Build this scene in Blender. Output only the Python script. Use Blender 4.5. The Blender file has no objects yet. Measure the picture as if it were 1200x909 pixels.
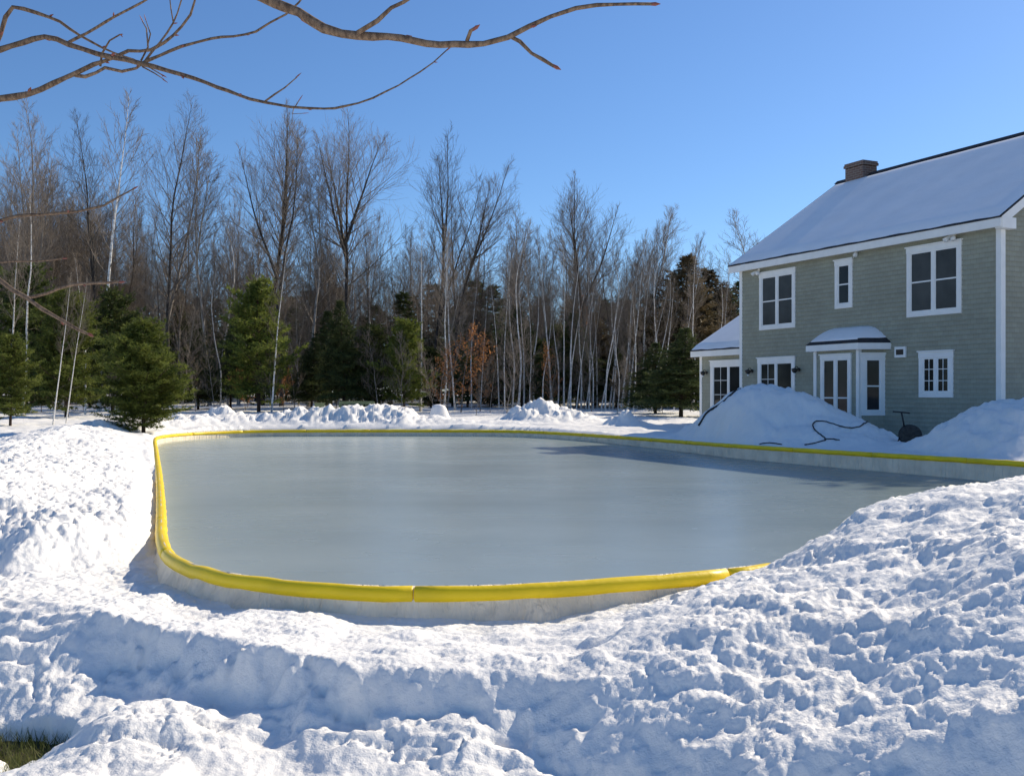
import bpy, math, random
import numpy as np
from mathutils import Vector, Matrix, Euler

SC = bpy.context.scene
COL = SC.collection
F, EYE, HZ = 1167.0, 1.55, 460.0       # focal length in photo pixels, eye height, horizon row
R = math.radians
SUN_EL, SUN_AZ = R(33.5), R(50)        # azimuth measured from +Y towards +X


def at(px, py, D):
    return Vector(((px - 600) / F * D, D, EYE - (py - HZ) / F * D))


# ------------------------------------------------------------------ helpers
class MB:
    def __init__(self):
        self.v, self.f, self.m = [], [], []

    def quad(self, a, b, c, d):
        n = len(self.v)
        self.v += [a, b, c, d]
        self.f.append((n, n + 1, n + 2, n + 3))

    def tri(self, a, b, c):
        n = len(self.v)
        self.v += [a, b, c]
        self.f.append((n, n + 1, n + 2))

    def poly(self, pts):
        n = len(self.v)
        self.v += [tuple(p) for p in pts]
        self.f.append(tuple(range(n, n + len(pts))))

    def box(self, x0, x1, y0, y1, z0, z1):
        n = len(self.v)
        self.v += [(x0, y0, z0), (x1, y0, z0), (x1, y1, z0), (x0, y1, z0), (x0, y0, z1), (x1, y0, z1), (x1, y1, z1), (x0, y1, z1)]
        for q in ((0, 3, 2, 1), (4, 5, 6, 7), (0, 1, 5, 4), (1, 2, 6, 5), (2, 3, 7, 6), (3, 0, 4, 7)):
            self.f.append(tuple(n + k for k in q))

    def prism(self, ring, off):
        """closed solid: ring of points, and the same ring moved by off"""
        n = len(self.v)
        k = len(ring)
        self.v += [tuple(p) for p in ring] + [tuple(Vector(p) + Vector(off)) for p in ring]
        self.f.append(tuple(range(n + k - 1, n - 1, -1)))
        self.f.append(tuple(range(n + k, n + 2 * k)))
        for i in range(k):
            j = (i + 1) % k
            self.f.append((n + i, n + j, n + k + j, n + k + i))

    def tube(self, pts, rad, sides=6, cap=False):
        n0 = len(self.v)
        k = len(pts)
        d = (pts[-1][0] - pts[0][0], pts[-1][1] - pts[0][1], pts[-1][2] - pts[0][2])
        for i, p in enumerate(pts):
            if sides > 4 or i == 0:
                a = pts[max(i - 1, 0)]
                b = pts[min(i + 1, k - 1)]
                d2 = Vector((b[0] - a[0], b[1] - a[1], b[2] - a[2])) if sides > 4 else Vector(d)
                if d2.length < 1e-9:
                    d2 = Vector((0, 0, 1))
                d2.normalize()
                if i == 0:
                    ref = Vector((1, 0, 0)) if abs(d2.x) < 0.8 else Vector((0, 1, 0))
                    s = d2.cross(ref).normalized()
                else:
                    s = (s - d2 * s.dot(d2)).normalized()
                t = d2.cross(s)
            r = rad[i]
            for j in range(sides):
                c, q = CS[sides][j]
                self.v.append((p[0] + (s.x * c + t.x * q) * r, p[1] + (s.y * c + t.y * q) * r, p[2] + (s.z * c + t.z * q) * r))
        for i in range(k - 1):
            for j in range(sides):
                a = n0 + i * sides + j
                b = n0 + i * sides + (j + 1) % sides
                self.f.append((a, b, b + sides, a + sides))
        if cap:
            self.f.append(tuple(n0 + j for j in range(sides - 1, -1, -1)))
            self.f.append(tuple(n0 + (k - 1) * sides + j for j in range(sides)))

    def mesh(self, name, mat, smooth=False):
        me = bpy.data.meshes.new(name)
        me.from_pydata(self.v, [], self.f)
        if mat:
            me.materials.append(mat)
        if smooth:
            me.polygons.foreach_set('use_smooth', [True] * len(me.polygons))
        me.update()
        return me

    def build(self, name, mat, parent=None, smooth=False, bevel=0):
        o = bpy.data.objects.new(name, self.mesh(name, mat, smooth))
        COL.objects.link(o)
        if parent:
            o.parent = parent
        if bevel:
            b = o.modifiers.new('bevel', 'BEVEL')
            b.width = bevel
            b.segments = 2
            b.limit_method = 'ANGLE'
        return o


CS = {n: [(math.cos(2 * math.pi * j / n), math.sin(2 * math.pi * j / n)) for j in range(n)] for n in range(3, 33)}


def tag(o, label=None, cat=None, group=None, kind=None):
    if label: o['label'] = label
    if cat: o['category'] = cat
    if group: o['group'] = group
    if kind: o['kind'] = kind
    return o


def empty(name, loc=(0, 0, 0), rz=0.0):
    o = bpy.data.objects.new(name, None)
    o.empty_display_size = 0.3
    COL.objects.link(o)
    o.location = loc
    o.rotation_euler = (0, 0, rz)
    return o


def link(name, me, parent=None):
    o = bpy.data.objects.new(name, me)
    COL.objects.link(o)
    o.parent = parent
    return o


def smooth01(t):
    t = np.clip(t, 0, 1)
    return t * t * (3 - 2 * t)


# ---- numpy noise
def _h(ix, iy, seed):
    h = (ix.astype(np.int64) * 374761393 + iy.astype(np.int64) * 668265263 + seed * 1274126177) & 0xFFFFFFFF
    h = ((h ^ (h >> 13)) * 1274126177) & 0xFFFFFFFF
    h = ((h ^ (h >> 16)) * 2246822519) & 0xFFFFFFFF
    return ((h ^ (h >> 15)) & 0xFFFFFF) / float(0xFFFFFF)


def vnoise(x, y, seed=0):
    ix, iy = np.floor(x), np.floor(y)
    fx, fy = x - ix, y - iy
    ux, uy = fx ** 3 * (fx * (fx * 6 - 15) + 10), fy ** 3 * (fy * (fy * 6 - 15) + 10)
    a, b = _h(ix, iy, seed), _h(ix + 1, iy, seed)
    c, d = _h(ix, iy + 1, seed), _h(ix + 1, iy + 1, seed)
    return (a * (1 - ux) + b * ux) * (1 - uy) + (c * (1 - ux) + d * ux) * uy - 0.5


def fbm(x, y, seed=0, oc=4, gain=0.5):
    s, a = 0, 1.0
    for i in range(oc):
        s = s + a * vnoise(x * 2 ** i + 13.7 * i, y * 2 ** i - 7.3 * i, seed + i)
        a *= gain
    return s


def billow(x, y, seed=0, oc=5, gain=.52):
    s, a = 0, 1.0
    for i in range(oc):
        c, q = math.cos(.7 * i), math.sin(.7 * i)
        s = s + a * np.abs(2 * vnoise((x * c - y * q) * 2.03 ** i + 5.1 * i, (x * q + y * c) * 2.03 ** i + 9.7 * i, seed + i))
        a *= gain
    return s


def lumps(x, y, seed=0, r0=.35, r1=.55):
    """rounded clods: hemispheres of random size on a jittered grid, height 0..1"""
    ix, iy = np.floor(x), np.floor(y)
    out = np.zeros_like(x)
    for dx in (-1, 0, 1):
        for dy in (-1, 0, 1):
            cx, cy = ix + dx, iy + dy
            px = cx + _h(cx, cy, seed)
            py = cy + _h(cx, cy, seed + 11)
            r = r0 + r1 * _h(cx, cy, seed + 23)
            q = np.sqrt(np.clip(r * r - (x - px) ** 2 - (y - py) ** 2, 0, None))
            out = np.maximum(out, q)
    return out


# ------------------------------------------------------------------ materials
def new_mat(name):
    m = bpy.data.materials.new(name)
    m.use_nodes = True
    nt = m.node_tree
    return m, nt, nt.nodes['Principled BSDF']


def simple(name, col, rough=0.6, metal=0.0, var=0.12, scale=6.0, bump=0.0, bscale=40.0, spec=0.4):
    m, nt, b = new_mat(name)
    N, Lk = nt.nodes, nt.links
    tc = N.new('ShaderNodeTexCoord')
    nz = N.new('ShaderNodeTexNoise')
    nz.inputs['Scale'].default_value = scale
    nz.inputs['Detail'].default_value = 6
    Lk.new(tc.outputs['Object'], nz.inputs['Vector'])
    mr = N.new('ShaderNodeMapRange')
    mr.inputs['From Min'].default_value = 0.3
    mr.inputs['From Max'].default_value = 0.7
    mr.inputs['To Min'].default_value = 1 - var
    mr.inputs['To Max'].default_value = 1 + var
    Lk.new(nz.outputs['Fac'], mr.inputs['Value'])
    mx = N.new('ShaderNodeVectorMath')
    mx.operation = 'SCALE'
    mx.inputs[0].default_value = col
    Lk.new(mr.outputs['Result'], mx.inputs['Scale'])
    Lk.new(mx.outputs['Vector'], b.inputs['Base Color'])
    b.inputs['Roughness'].default_value = rough
    b.inputs['Metallic'].default_value = metal
    b.inputs['Specular IOR Level'].default_value = spec
    if bump:
        n2 = N.new('ShaderNodeTexNoise')
        n2.inputs['Scale'].default_value = bscale
        n2.inputs['Detail'].default_value = 5
        Lk.new(tc.outputs['Object'], n2.inputs['Vector'])
        bp = N.new('ShaderNodeBump')
        bp.inputs['Strength'].default_value = 0.6
        bp.inputs['Distance'].default_value = bump
        Lk.new(n2.outputs['Fac'], bp.inputs['Height'])
        Lk.new(bp.outputs['Normal'], b.inputs['Normal'])
    return m


def snow_mat(name, col=(0.955, 0.93, 0.88), b1=0.012, s1=28.0, b2=0.004, s2=140.0):
    m, nt, b = new_mat(name)
    N, Lk = nt.nodes, nt.links
    tc = N.new('ShaderNodeTexCoord')
    n1 = N.new('ShaderNodeTexNoise'); n1.inputs['Scale'].default_value = s1; n1.inputs['Detail'].default_value = 5
    n2 = N.new('ShaderNodeTexNoise'); n2.inputs['Scale'].default_value = s2; n2.inputs['Detail'].default_value = 3
    n3 = N.new('ShaderNodeTexNoise'); n3.inputs['Scale'].default_value = 1.3; n3.inputs['Detail'].default_value = 7
    for n in (n1, n2, n3):
        Lk.new(tc.outputs['Object'], n.inputs['Vector'])
    bp1 = N.new('ShaderNodeBump'); bp1.inputs['Strength'].default_value = 0.7; bp1.inputs['Distance'].default_value = b1
    bp2 = N.new('ShaderNodeBump'); bp2.inputs['Strength'].default_value = 0.6; bp2.inputs['Distance'].default_value = b2
    Lk.new(n1.outputs['Fac'], bp1.inputs['Height'])
    Lk.new(n2.outputs['Fac'], bp2.inputs['Height'])
    Lk.new(bp1.outputs['Normal'], bp2.inputs['Normal'])
    Lk.new(bp2.outputs['Normal'], b.inputs['Normal'])
    rp = N.new('ShaderNodeValToRGB')
    rp.color_ramp.elements[0].position = 0.3
    rp.color_ramp.elements[0].color = (col[0] * 0.95, col[1] * 0.95, col[2] * 0.95, 1)
    rp.color_ramp.elements[1].position = 0.6
    rp.color_ramp.elements[1].color = (*col, 1)
    Lk.new(n3.outputs['Fac'], rp.inputs['Fac'])
    Lk.new(rp.outputs['Color'], b.inputs['Base Color'])
    b.inputs['Roughness'].default_value = 0.65
    b.inputs['Specular IOR Level'].default_value = 0.25
    return m


def bark_mat(name, c0, c1, scale=(6, 6, 1.2), rnd=0.35, bands=None):
    m, nt, b = new_mat(name)
    N, Lk = nt.nodes, nt.links
    tc = N.new('ShaderNodeTexCoord')
    mp = N.new('ShaderNodeMapping'); mp.inputs['Scale'].default_value = scale
    nz = N.new('ShaderNodeTexNoise'); nz.inputs['Scale'].default_value = 2.0; nz.inputs['Detail'].default_value = 8
    Lk.new(tc.outputs['Object'], mp.inputs['Vector']); Lk.new(mp.outputs['Vector'], nz.inputs['Vector'])
    rp = N.new('ShaderNodeValToRGB')
    rp.color_ramp.elements[0].position = 0.35; rp.color_ramp.elements[0].color = (*c0, 1)
    rp.color_ramp.elements[1].position = 0.62; rp.color_ramp.elements[1].color = (*c1, 1)
    Lk.new(nz.outputs['Fac'], rp.inputs['Fac'])
    oi = N.new('ShaderNodeObjectInfo')
    mr = N.new('ShaderNodeMapRange')
    mr.inputs['To Min'].default_value = 1 - rnd; mr.inputs['To Max'].default_value = 1 + rnd
    Lk.new(oi.outputs['Random'], mr.inputs['Value'])
    sc = N.new('ShaderNodeVectorMath'); sc.operation = 'SCALE'
    Lk.new(rp.outputs['Color'], sc.inputs[0]); Lk.new(mr.outputs['Result'], sc.inputs['Scale'])
    Lk.new(sc.outputs['Vector'], b.inputs['Base Color'])
    b.inputs['Roughness'].default_value = 0.85
    b.inputs['Specular IOR Level'].default_value = 0.2
    return m


def leaf_mat(name, c0, c1, transl=0.3, scale=1.7, rnd=0.25):
    m, nt, b = new_mat(name)
    N, Lk = nt.nodes, nt.links
    tc = N.new('ShaderNodeTexCoord')
    nz = N.new('ShaderNodeTexNoise'); nz.inputs['Scale'].default_value = scale; nz.inputs['Detail'].default_value = 6
    Lk.new(tc.outputs['Object'], nz.inputs['Vector'])
    rp = N.new('ShaderNodeValToRGB')
    rp.color_ramp.elements[0].position = 0.36; rp.color_ramp.elements[0].color = (*c0, 1)
    rp.color_ramp.elements[1].position = 0.64; rp.color_ramp.elements[1].color = (*c1, 1)
    Lk.new(nz.outputs['Fac'], rp.inputs['Fac'])
    oi = N.new('ShaderNodeObjectInfo')
    mr = N.new('ShaderNodeMapRange')
    mr.inputs['To Min'].default_value = 1 - rnd; mr.inputs['To Max'].default_value = 1 + rnd
    Lk.new(oi.outputs['Random'], mr.inputs['Value'])
    sc = N.new('ShaderNodeVectorMath'); sc.operation = 'SCALE'
    Lk.new(rp.outputs['Color'], sc.inputs[0]); Lk.new(mr.outputs['Result'], sc.inputs['Scale'])
    Lk.new(sc.outputs['Vector'], b.inputs['Base Color'])
    b.inputs['Roughness'].default_value = 0.6
    b.inputs['Specular IOR Level'].default_value = 0.25
    tr = N.new('ShaderNodeBsdfTranslucent')
    Lk.new(sc.outputs['Vector'], tr.inputs['Color'])
    ms = N.new('ShaderNodeMixShader'); ms.inputs['Fac'].default_value = transl
    Lk.new(b.outputs['BSDF'], ms.inputs[1]); Lk.new(tr.outputs['BSDF'], ms.inputs[2])
    Lk.new(ms.outputs['Shader'], N['Material Output'].inputs['Surface'])
    return m


M = {}
M['snow'] = snow_mat('snow')
M['roof_snow'] = snow_mat('roof snow', col=(0.93, 0.94, 0.945), b1=0.006, s1=3.0, b2=0.002, s2=60)
M['bark_dark'] = bark_mat('dark grey bark', (0.030, 0.026, 0.023), (0.085, 0.075, 0.065))
M['twig'] = bark_mat('twig bark', (0.115, 0.093, 0.073), (0.28, 0.23, 0.18), rnd=0.3)
M['far_twig'] = bark_mat('distant grey brown wood', (0.25, 0.21, 0.175), (0.44, 0.38, 0.32))
M['bark_grey'] = bark_mat('grey brown bark', (0.17, 0.145, 0.12), (0.42, 0.37, 0.31))
M['birch'] = bark_mat('pale birch bark', (0.48, 0.44, 0.39), (0.90, 0.87, 0.80), scale=(3, 3, 5), rnd=0.18)
M['pine_bark'] = bark_mat('pine bark', (0.035, 0.024, 0.018), (0.11, 0.075, 0.055))
M['near_bark'] = bark_mat('smooth branch bark', (0.095, 0.065, 0.046), (0.235, 0.165, 0.11), scale=(70, 70, 25), rnd=0.15)
M['bud'] = simple('reddish bud', (0.22, 0.07, 0.05), 0.5)
M['needle_bright'] = leaf_mat('bright pine needles', (0.060, 0.088, 0.016), (0.235, 0.265, 0.055), 0.45)
M['needle'] = leaf_mat('dark pine needles', (0.035, 0.056, 0.016), (0.125, 0.15, 0.038), 0.35)
M['needle_deep'] = leaf_mat('deep hemlock needles', (0.040, 0.060, 0.020), (0.115, 0.138, 0.045), 0.32)
M['needle_brown'] = leaf_mat('brown green cedar foliage', (0.060, 0.052, 0.024), (0.18, 0.135, 0.072), 0.3)
M['beech'] = leaf_mat('dry orange beech leaves', (0.38, 0.15, 0.045), (0.66, 0.31, 0.11), 0.5, scale=3)
M['trim'] = simple('white painted trim', (0.86, 0.85, 0.81), 0.45, var=0.05, scale=3)
M['asphalt'] = simple('dark asphalt shingle', (0.035, 0.035, 0.038), 0.85, var=0.3, scale=12)
M['black'] = simple('black rubber', (0.018, 0.018, 0.02), 0.5, var=0.3)
M['dark_metal'] = simple('dark bronze metal', (0.045, 0.04, 0.035), 0.45, 0.4, var=0.3)
M['drum'] = simple('weathered dark drum', (0.045, 0.042, 0.036), 0.7, var=0.45, scale=14, bump=0.01)
M['curtain'] = simple('grey curtain', (0.12, 0.115, 0.105), 0.9, var=0.25, scale=2)
M['bench'] = simple('faded olive green paint', (0.22, 0.25, 0.13), 0.7, var=0.2, scale=5)
M['soil'] = simple('soil', (0.06, 0.045, 0.03), 0.95, var=0.4, scale=20, bump=0.02)
M['grass'] = leaf_mat('winter grass', (0.06, 0.085, 0.02), (0.20, 0.20, 0.065), 0.3, scale=9)


def yellow_mat():
    m = simple('yellow vinyl bumper', (0.95, 0.67, 0.012), 0.42, var=0.09, scale=3.0, bump=0.006, bscale=22, spec=0.35)
    return m


def liner_mat():
    m = simple('white rink liner', (0.82, 0.72, 0.55), 0.5, var=0.14, scale=4.0, spec=0.35)
    nt = m.node_tree
    N, Lk = nt.nodes, nt.links
    b = N['Principled BSDF']
    tc = N.new('ShaderNodeTexCoord')
    mp = N.new('ShaderNodeMapping'); mp.inputs['Scale'].default_value = (1, 1, .14)
    mp.inputs['Rotation'].default_value = (.25, .15, 0)
    Lk.new(tc.outputs['Object'], mp.inputs['Vector'])
    n = N.new('ShaderNodeTexNoise'); n.inputs['Scale'].default_value = 13; n.inputs['Detail'].default_value = 4
    n.inputs['Distortion'].default_value = .8
    Lk.new(mp.outputs['Vector'], n.inputs['Vector'])
    bp = N.new('ShaderNodeBump'); bp.inputs['Strength'].default_value = 0.9; bp.inputs['Distance'].default_value = 0.05
    Lk.new(n.outputs['Fac'], bp.inputs['Height'])
    Lk.new(bp.outputs['Normal'], b.inputs['Normal'])
    return m


M['yellow'] = yellow_mat()
M['liner'] = liner_mat()


def ice_mat():
    m, nt, b = new_mat('grey rink ice')
    N, Lk = nt.nodes, nt.links
    tc = N.new('ShaderNodeTexCoord')
    n1 = N.new('ShaderNodeTexNoise'); n1.inputs['Scale'].default_value = 0.45; n1.inputs['Detail'].default_value = 8
    n1.inputs['Roughness'].default_value = 0.6
    Lk.new(tc.outputs['Object'], n1.inputs['Vector'])
    rp = N.new('ShaderNodeValToRGB')
    # left-to-right shading painted into the colour, muting the house shadow; plus drifting frost patches
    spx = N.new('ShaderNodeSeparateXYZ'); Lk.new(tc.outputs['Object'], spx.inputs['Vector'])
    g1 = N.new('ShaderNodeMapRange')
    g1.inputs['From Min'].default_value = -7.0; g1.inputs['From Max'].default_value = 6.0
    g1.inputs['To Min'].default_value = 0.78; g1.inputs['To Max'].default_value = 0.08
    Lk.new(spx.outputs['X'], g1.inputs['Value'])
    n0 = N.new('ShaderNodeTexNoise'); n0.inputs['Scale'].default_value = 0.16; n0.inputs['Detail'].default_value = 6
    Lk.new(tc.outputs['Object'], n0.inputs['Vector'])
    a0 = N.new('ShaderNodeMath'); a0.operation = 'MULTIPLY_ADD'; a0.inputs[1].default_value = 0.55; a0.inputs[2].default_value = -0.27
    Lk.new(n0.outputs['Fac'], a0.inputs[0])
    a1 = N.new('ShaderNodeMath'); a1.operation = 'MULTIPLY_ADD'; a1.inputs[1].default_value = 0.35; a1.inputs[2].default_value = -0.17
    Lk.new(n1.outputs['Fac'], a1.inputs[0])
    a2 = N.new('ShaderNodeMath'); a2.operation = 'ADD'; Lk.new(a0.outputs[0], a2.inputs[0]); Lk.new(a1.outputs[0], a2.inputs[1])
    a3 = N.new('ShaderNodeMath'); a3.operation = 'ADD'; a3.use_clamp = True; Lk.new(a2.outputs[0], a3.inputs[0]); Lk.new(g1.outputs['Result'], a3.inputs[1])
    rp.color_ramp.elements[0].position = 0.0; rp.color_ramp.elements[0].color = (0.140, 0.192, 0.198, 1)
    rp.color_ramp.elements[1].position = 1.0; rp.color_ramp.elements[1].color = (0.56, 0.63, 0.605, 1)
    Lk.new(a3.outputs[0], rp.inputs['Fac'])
    Lk.new(rp.outputs['Color'], b.inputs['Base Color'])
    mp = N.new('ShaderNodeMapping'); mp.inputs['Scale'].default_value = (0.5, 2.2, 1)
    mp.inputs['Rotation'].default_value = (0, 0, R(18))
    Lk.new(tc.outputs['Object'], mp.inputs['Vector'])
    n2 = N.new('ShaderNodeTexNoise'); n2.inputs['Scale'].default_value = 0.35; n2.inputs['Detail'].default_value = 4
    n2.inputs['Roughness'].default_value = 0.5
    Lk.new(mp.outputs['Vector'], n2.inputs['Vector'])
    rr = N.new('ShaderNodeMapRange')
    rr.inputs['From Min'].default_value = 0.3; rr.inputs['From Max'].default_value = 0.7
    rr.inputs['To Min'].default_value = 0.25; rr.inputs['To Max'].default_value = 0.29
    Lk.new(n2.outputs['Fac'], rr.inputs['Value'])
    Lk.new(rr.outputs['Result'], b.inputs['Roughness'])
    n3 = N.new('ShaderNodeTexNoise'); n3.inputs['Scale'].default_value = 14; n3.inputs['Detail'].default_value = 6
    Lk.new(mp.outputs['Vector'], n3.inputs['Vector'])
    bp = N.new('ShaderNodeBump'); bp.inputs['Strength'].default_value = 0.25; bp.inputs['Distance'].default_value = 0.003
    Lk.new(n3.outputs['Fac'], bp.inputs['Height'])
    Lk.new(bp.outputs['Normal'], b.inputs['Normal'])
    b.inputs['IOR'].default_value = 1.5
    b.inputs['Specular IOR Level'].default_value = 1.0
    return m


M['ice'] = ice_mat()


def siding_mat():
    m, nt, b = new_mat('sage green shingle siding')
    N, Lk = nt.nodes, nt.links
    tc = N.new('ShaderNodeTexCoord')
    sp = N.new('ShaderNodeSeparateXYZ'); Lk.new(tc.outputs['Object'], sp.inputs['Vector'])
    ad = N.new('ShaderNodeMath'); ad.operation = 'ADD'
    Lk.new(sp.outputs['X'], ad.inputs[0]); Lk.new(sp.outputs['Y'], ad.inputs[1])
    cb = N.new('ShaderNodeCombineXYZ'); Lk.new(ad.outputs[0], cb.inputs['X']); Lk.new(sp.outputs['Z'], cb.inputs['Y'])
    br = N.new('ShaderNodeTexBrick')
    br.inputs['Scale'].default_value = 1.0
    br.inputs['Brick Width'].default_value = 0.16; br.inputs['Row Height'].default_value = 0.118
    br.inputs['Mortar Size'].default_value = 0.002; br.inputs['Mortar Smooth'].default_value = 0.2
    br.inputs['Color1'].default_value = (0.350, 0.350, 0.272, 1)
    br.inputs['Color2'].default_value = (0.312, 0.312, 0.242, 1)
    br.inputs['Mortar'].default_value = (0.15, 0.15, 0.12, 1)
    Lk.new(cb.outputs['Vector'], br.inputs['Vector'])
    nz = N.new('ShaderNodeTexNoise'); nz.inputs['Scale'].default_value = 1.1; nz.inputs['Detail'].default_value = 7
    Lk.new(tc.outputs['Object'], nz.inputs['Vector'])
    mr = N.new('ShaderNodeMapRange'); mr.inputs['From Min'].default_value = 0.3; mr.inputs['From Max'].default_value = 0.7
    mr.inputs['To Min'].default_value = 0.90; mr.inputs['To Max'].default_value = 1.08
    Lk.new(nz.outputs['Fac'], mr.inputs['Value'])
    sc = N.new('ShaderNodeVectorMath'); sc.operation = 'SCALE'
    Lk.new(br.outputs['Color'], sc.inputs[0]); Lk.new(mr.outputs['Result'], sc.inputs['Scale'])
    Lk.new(sc.outputs['Vector'], b.inputs['Base Color'])
    b.inputs['Roughness'].default_value = 0.75
    b.inputs['Specular IOR Level'].default_value = 0.3
    return m


M['siding'] = siding_mat()


def brick_mat():
    m, nt, b = new_mat('red brown chimney brick')
    N, Lk = nt.nodes, nt.links
    tc = N.new('ShaderNodeTexCoord')
    sp = N.new('ShaderNodeSeparateXYZ'); Lk.new(tc.outputs['Object'], sp.inputs['Vector'])
    ad = N.new('ShaderNodeMath'); ad.operation = 'ADD'
    Lk.new(sp.outputs['X'], ad.inputs[0]); Lk.new(sp.outputs['Y'], ad.inputs[1])
    cb = N.new('ShaderNodeCombineXYZ'); Lk.new(ad.outputs[0], cb.inputs['X']); Lk.new(sp.outputs['Z'], cb.inputs['Y'])
    br = N.new('ShaderNodeTexBrick')
    br.inputs['Scale'].default_value = 1.0
    br.inputs['Brick Width'].default_value = 0.21; br.inputs['Row Height'].default_value = 0.075
    br.inputs['Mortar Size'].default_value = 0.009
    br.inputs['Color1'].default_value = (0.16, 0.105, 0.085, 1); br.inputs['Color2'].default_value = (0.15, 0.08, 0.06, 1)
    br.inputs['Mortar'].default_value = (0.25, 0.23, 0.2, 1)
    Lk.new(cb.outputs['Vector'], br.inputs['Vector']); Lk.new(br.outputs['Color'], b.inputs['Base Color'])
    b.inputs['Roughness'].default_value = 0.9
    return m


M['brick'] = brick_mat()


def glass_mat(name, col, rough=0.06):
    m = simple(name, col, rough, var=0.35, scale=1.3, spec=0.22)
    return m


M['glass'] = glass_mat('dark window glass', (0.022, 0.023, 0.023))
M['glass_screen'] = glass_mat('screened window glass', (0.055, 0.056, 0.053), 0.25)

# ------------------------------------------------------------------ rink outline
RINK_PX = [(480, 697, .40), (560, 696, .40), (650, 691.5, .40), (750, 684, .40), (850, 675.5, .40), (900, 668, .40)]


def pxz(px, py, z):
    D = (EYE - z) * F / (py - HZ)
    return ((px - 600) / F * D, D, z)


outline = [pxz(*p) for p in RINK_PX]
outline += [(3.2, 7.03, .40), (5.0, 7.75, .40), (7.2, 8.62, .41), (8.6, 9.22, .41), (9.6, 9.95, .41), (9.95, 11.1, .42), (9.25, 13.2, .42)]
outline += [pxz(*p) for p in [(1200, 544, .42), (1100, 537.5, .405), (1000, 531.5, .39), (900, 525.2, .375), (860, 522.5, .365), (800, 518, .33),
                              (750, 514.2, .30), (700, 510.6, .28), (650, 507.6, .27), (600, 505.6, .27), (500, 505, .27), (400, 505, .27),
                              (300, 505.6, .27), (240, 507.6, .27), (205, 510, .27), (188, 512.2, .27), (182, 515, .275), (183, 530, .29), (186, 555, .31),
                              (188, 580, .34), (189, 610, .37), (190, 635, .39), (202, 658, .40), (238, 673.5, .40), (305, 686, .40),
                              (390, 694, .40)]]


def catmull(P, closed, step):
    P = [Vector(p) for p in P]
    n = len(P)
    out = []
    for i in range(n if closed else n - 1):
        p0, p1, p2, p3 = P[i - 1 if closed or i else 0], P[i], P[(i + 1) % n], P[(i + 2) % n if closed else min(i + 2, n - 1)]
        # centripetal-ish: tangents scaled to the segment
        seg = (p2 - p1).length
        t1 = (p2 - p0) * (seg / max((p2 - p1).length + (p1 - p0).length, 1e-6))
        t2 = (p3 - p1) * (seg / max((p3 - p2).length + (p2 - p1).length, 1e-6))
        k = max(1, int(round(seg / step)))
        for j in range(k):
            t = j / k
            h00, h10, h01, h11 = 2 * t ** 3 - 3 * t * t + 1, t ** 3 - 2 * t * t + t, -2 * t ** 3 + 3 * t * t, t ** 3 - t * t
            out.append(p1 * h00 + t1 * h10 + p2 * h01 + t2 * h11)
    if not closed:
        out.append(P[-1])
    return out


RINK = catmull(outline, True, 0.16)
for _ in range(5):
    RINK = [RINK[i] * .5 + (RINK[i - 1] + RINK[(i + 1) % len(RINK)]) * .25 for i in range(len(RINK))]
RN = np.array([(p.x, p.y, p.z) for p in RINK])
RC = RN[::3]


def rink_dist(X, Y):
    """signed distance to the rink outline (positive outside) and the bumper height there"""
    shp = X.shape
    x, y = X.ravel(), Y.ravel()
    best = np.full(x.shape, 1e9)
    zb = np.zeros(x.shape)
    inside = np.zeros(x.shape, bool)
    n = len(RC)
    for i in range(n):
        a, b = RC[i], RC[(i + 1) % n]
        ex, ey = b[0] - a[0], b[1] - a[1]
        t = np.clip(((x - a[0]) * ex + (y - a[1]) * ey) / (ex * ex + ey * ey), 0, 1)
        d = (x - a[0] - t * ex) ** 2 + (y - a[1] - t * ey) ** 2
        k = d < best
        best = np.where(k, d, best)
        zb = np.where(k, a[2] + t * (b[2] - a[2]), zb)
        if ey != 0:
            c = ((a[1] > y) != (b[1] > y)) & (x < ex * (y - a[1]) / ey + a[0])
            inside ^= c
    d = np.sqrt(best)
    return np.where(inside, -d, d).reshape(shp), zb.reshape(shp)


# ------------------------------------------------------------------ snow terrain
def tps(pts):
    P = np.array(pts, float)
    n = len(P)
    def k(r2):
        return np.where(r2 > 1e-12, 0.5 * r2 * np.log(np.maximum(r2, 1e-12)), 0)
    A = np.zeros((n + 3, n + 3))
    d2 = (P[:, None, 0] - P[None, :, 0]) ** 2 + (P[:, None, 1] - P[None, :, 1]) ** 2
    A[:n, :n] = k(d2) + np.eye(n) * 0.01
    A[:n, n] = 1; A[:n, n + 1] = P[:, 0]; A[:n, n + 2] = P[:, 1]
    A[n:, :n] = A[:n, n:].T
    w = np.linalg.solve(A, np.concatenate([P[:, 2], [0, 0, 0]]))
    def ev(x, y):
        s = w[n] + w[n + 1] * x + w[n + 2] * y
        for i in range(n):
            s = s + w[i] * k((x - P[i, 0]) ** 2 + (y - P[i, 1]) ** 2)
        return s
    return ev


def G(*L):
    return [pxz(*p) for p in L]


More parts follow.
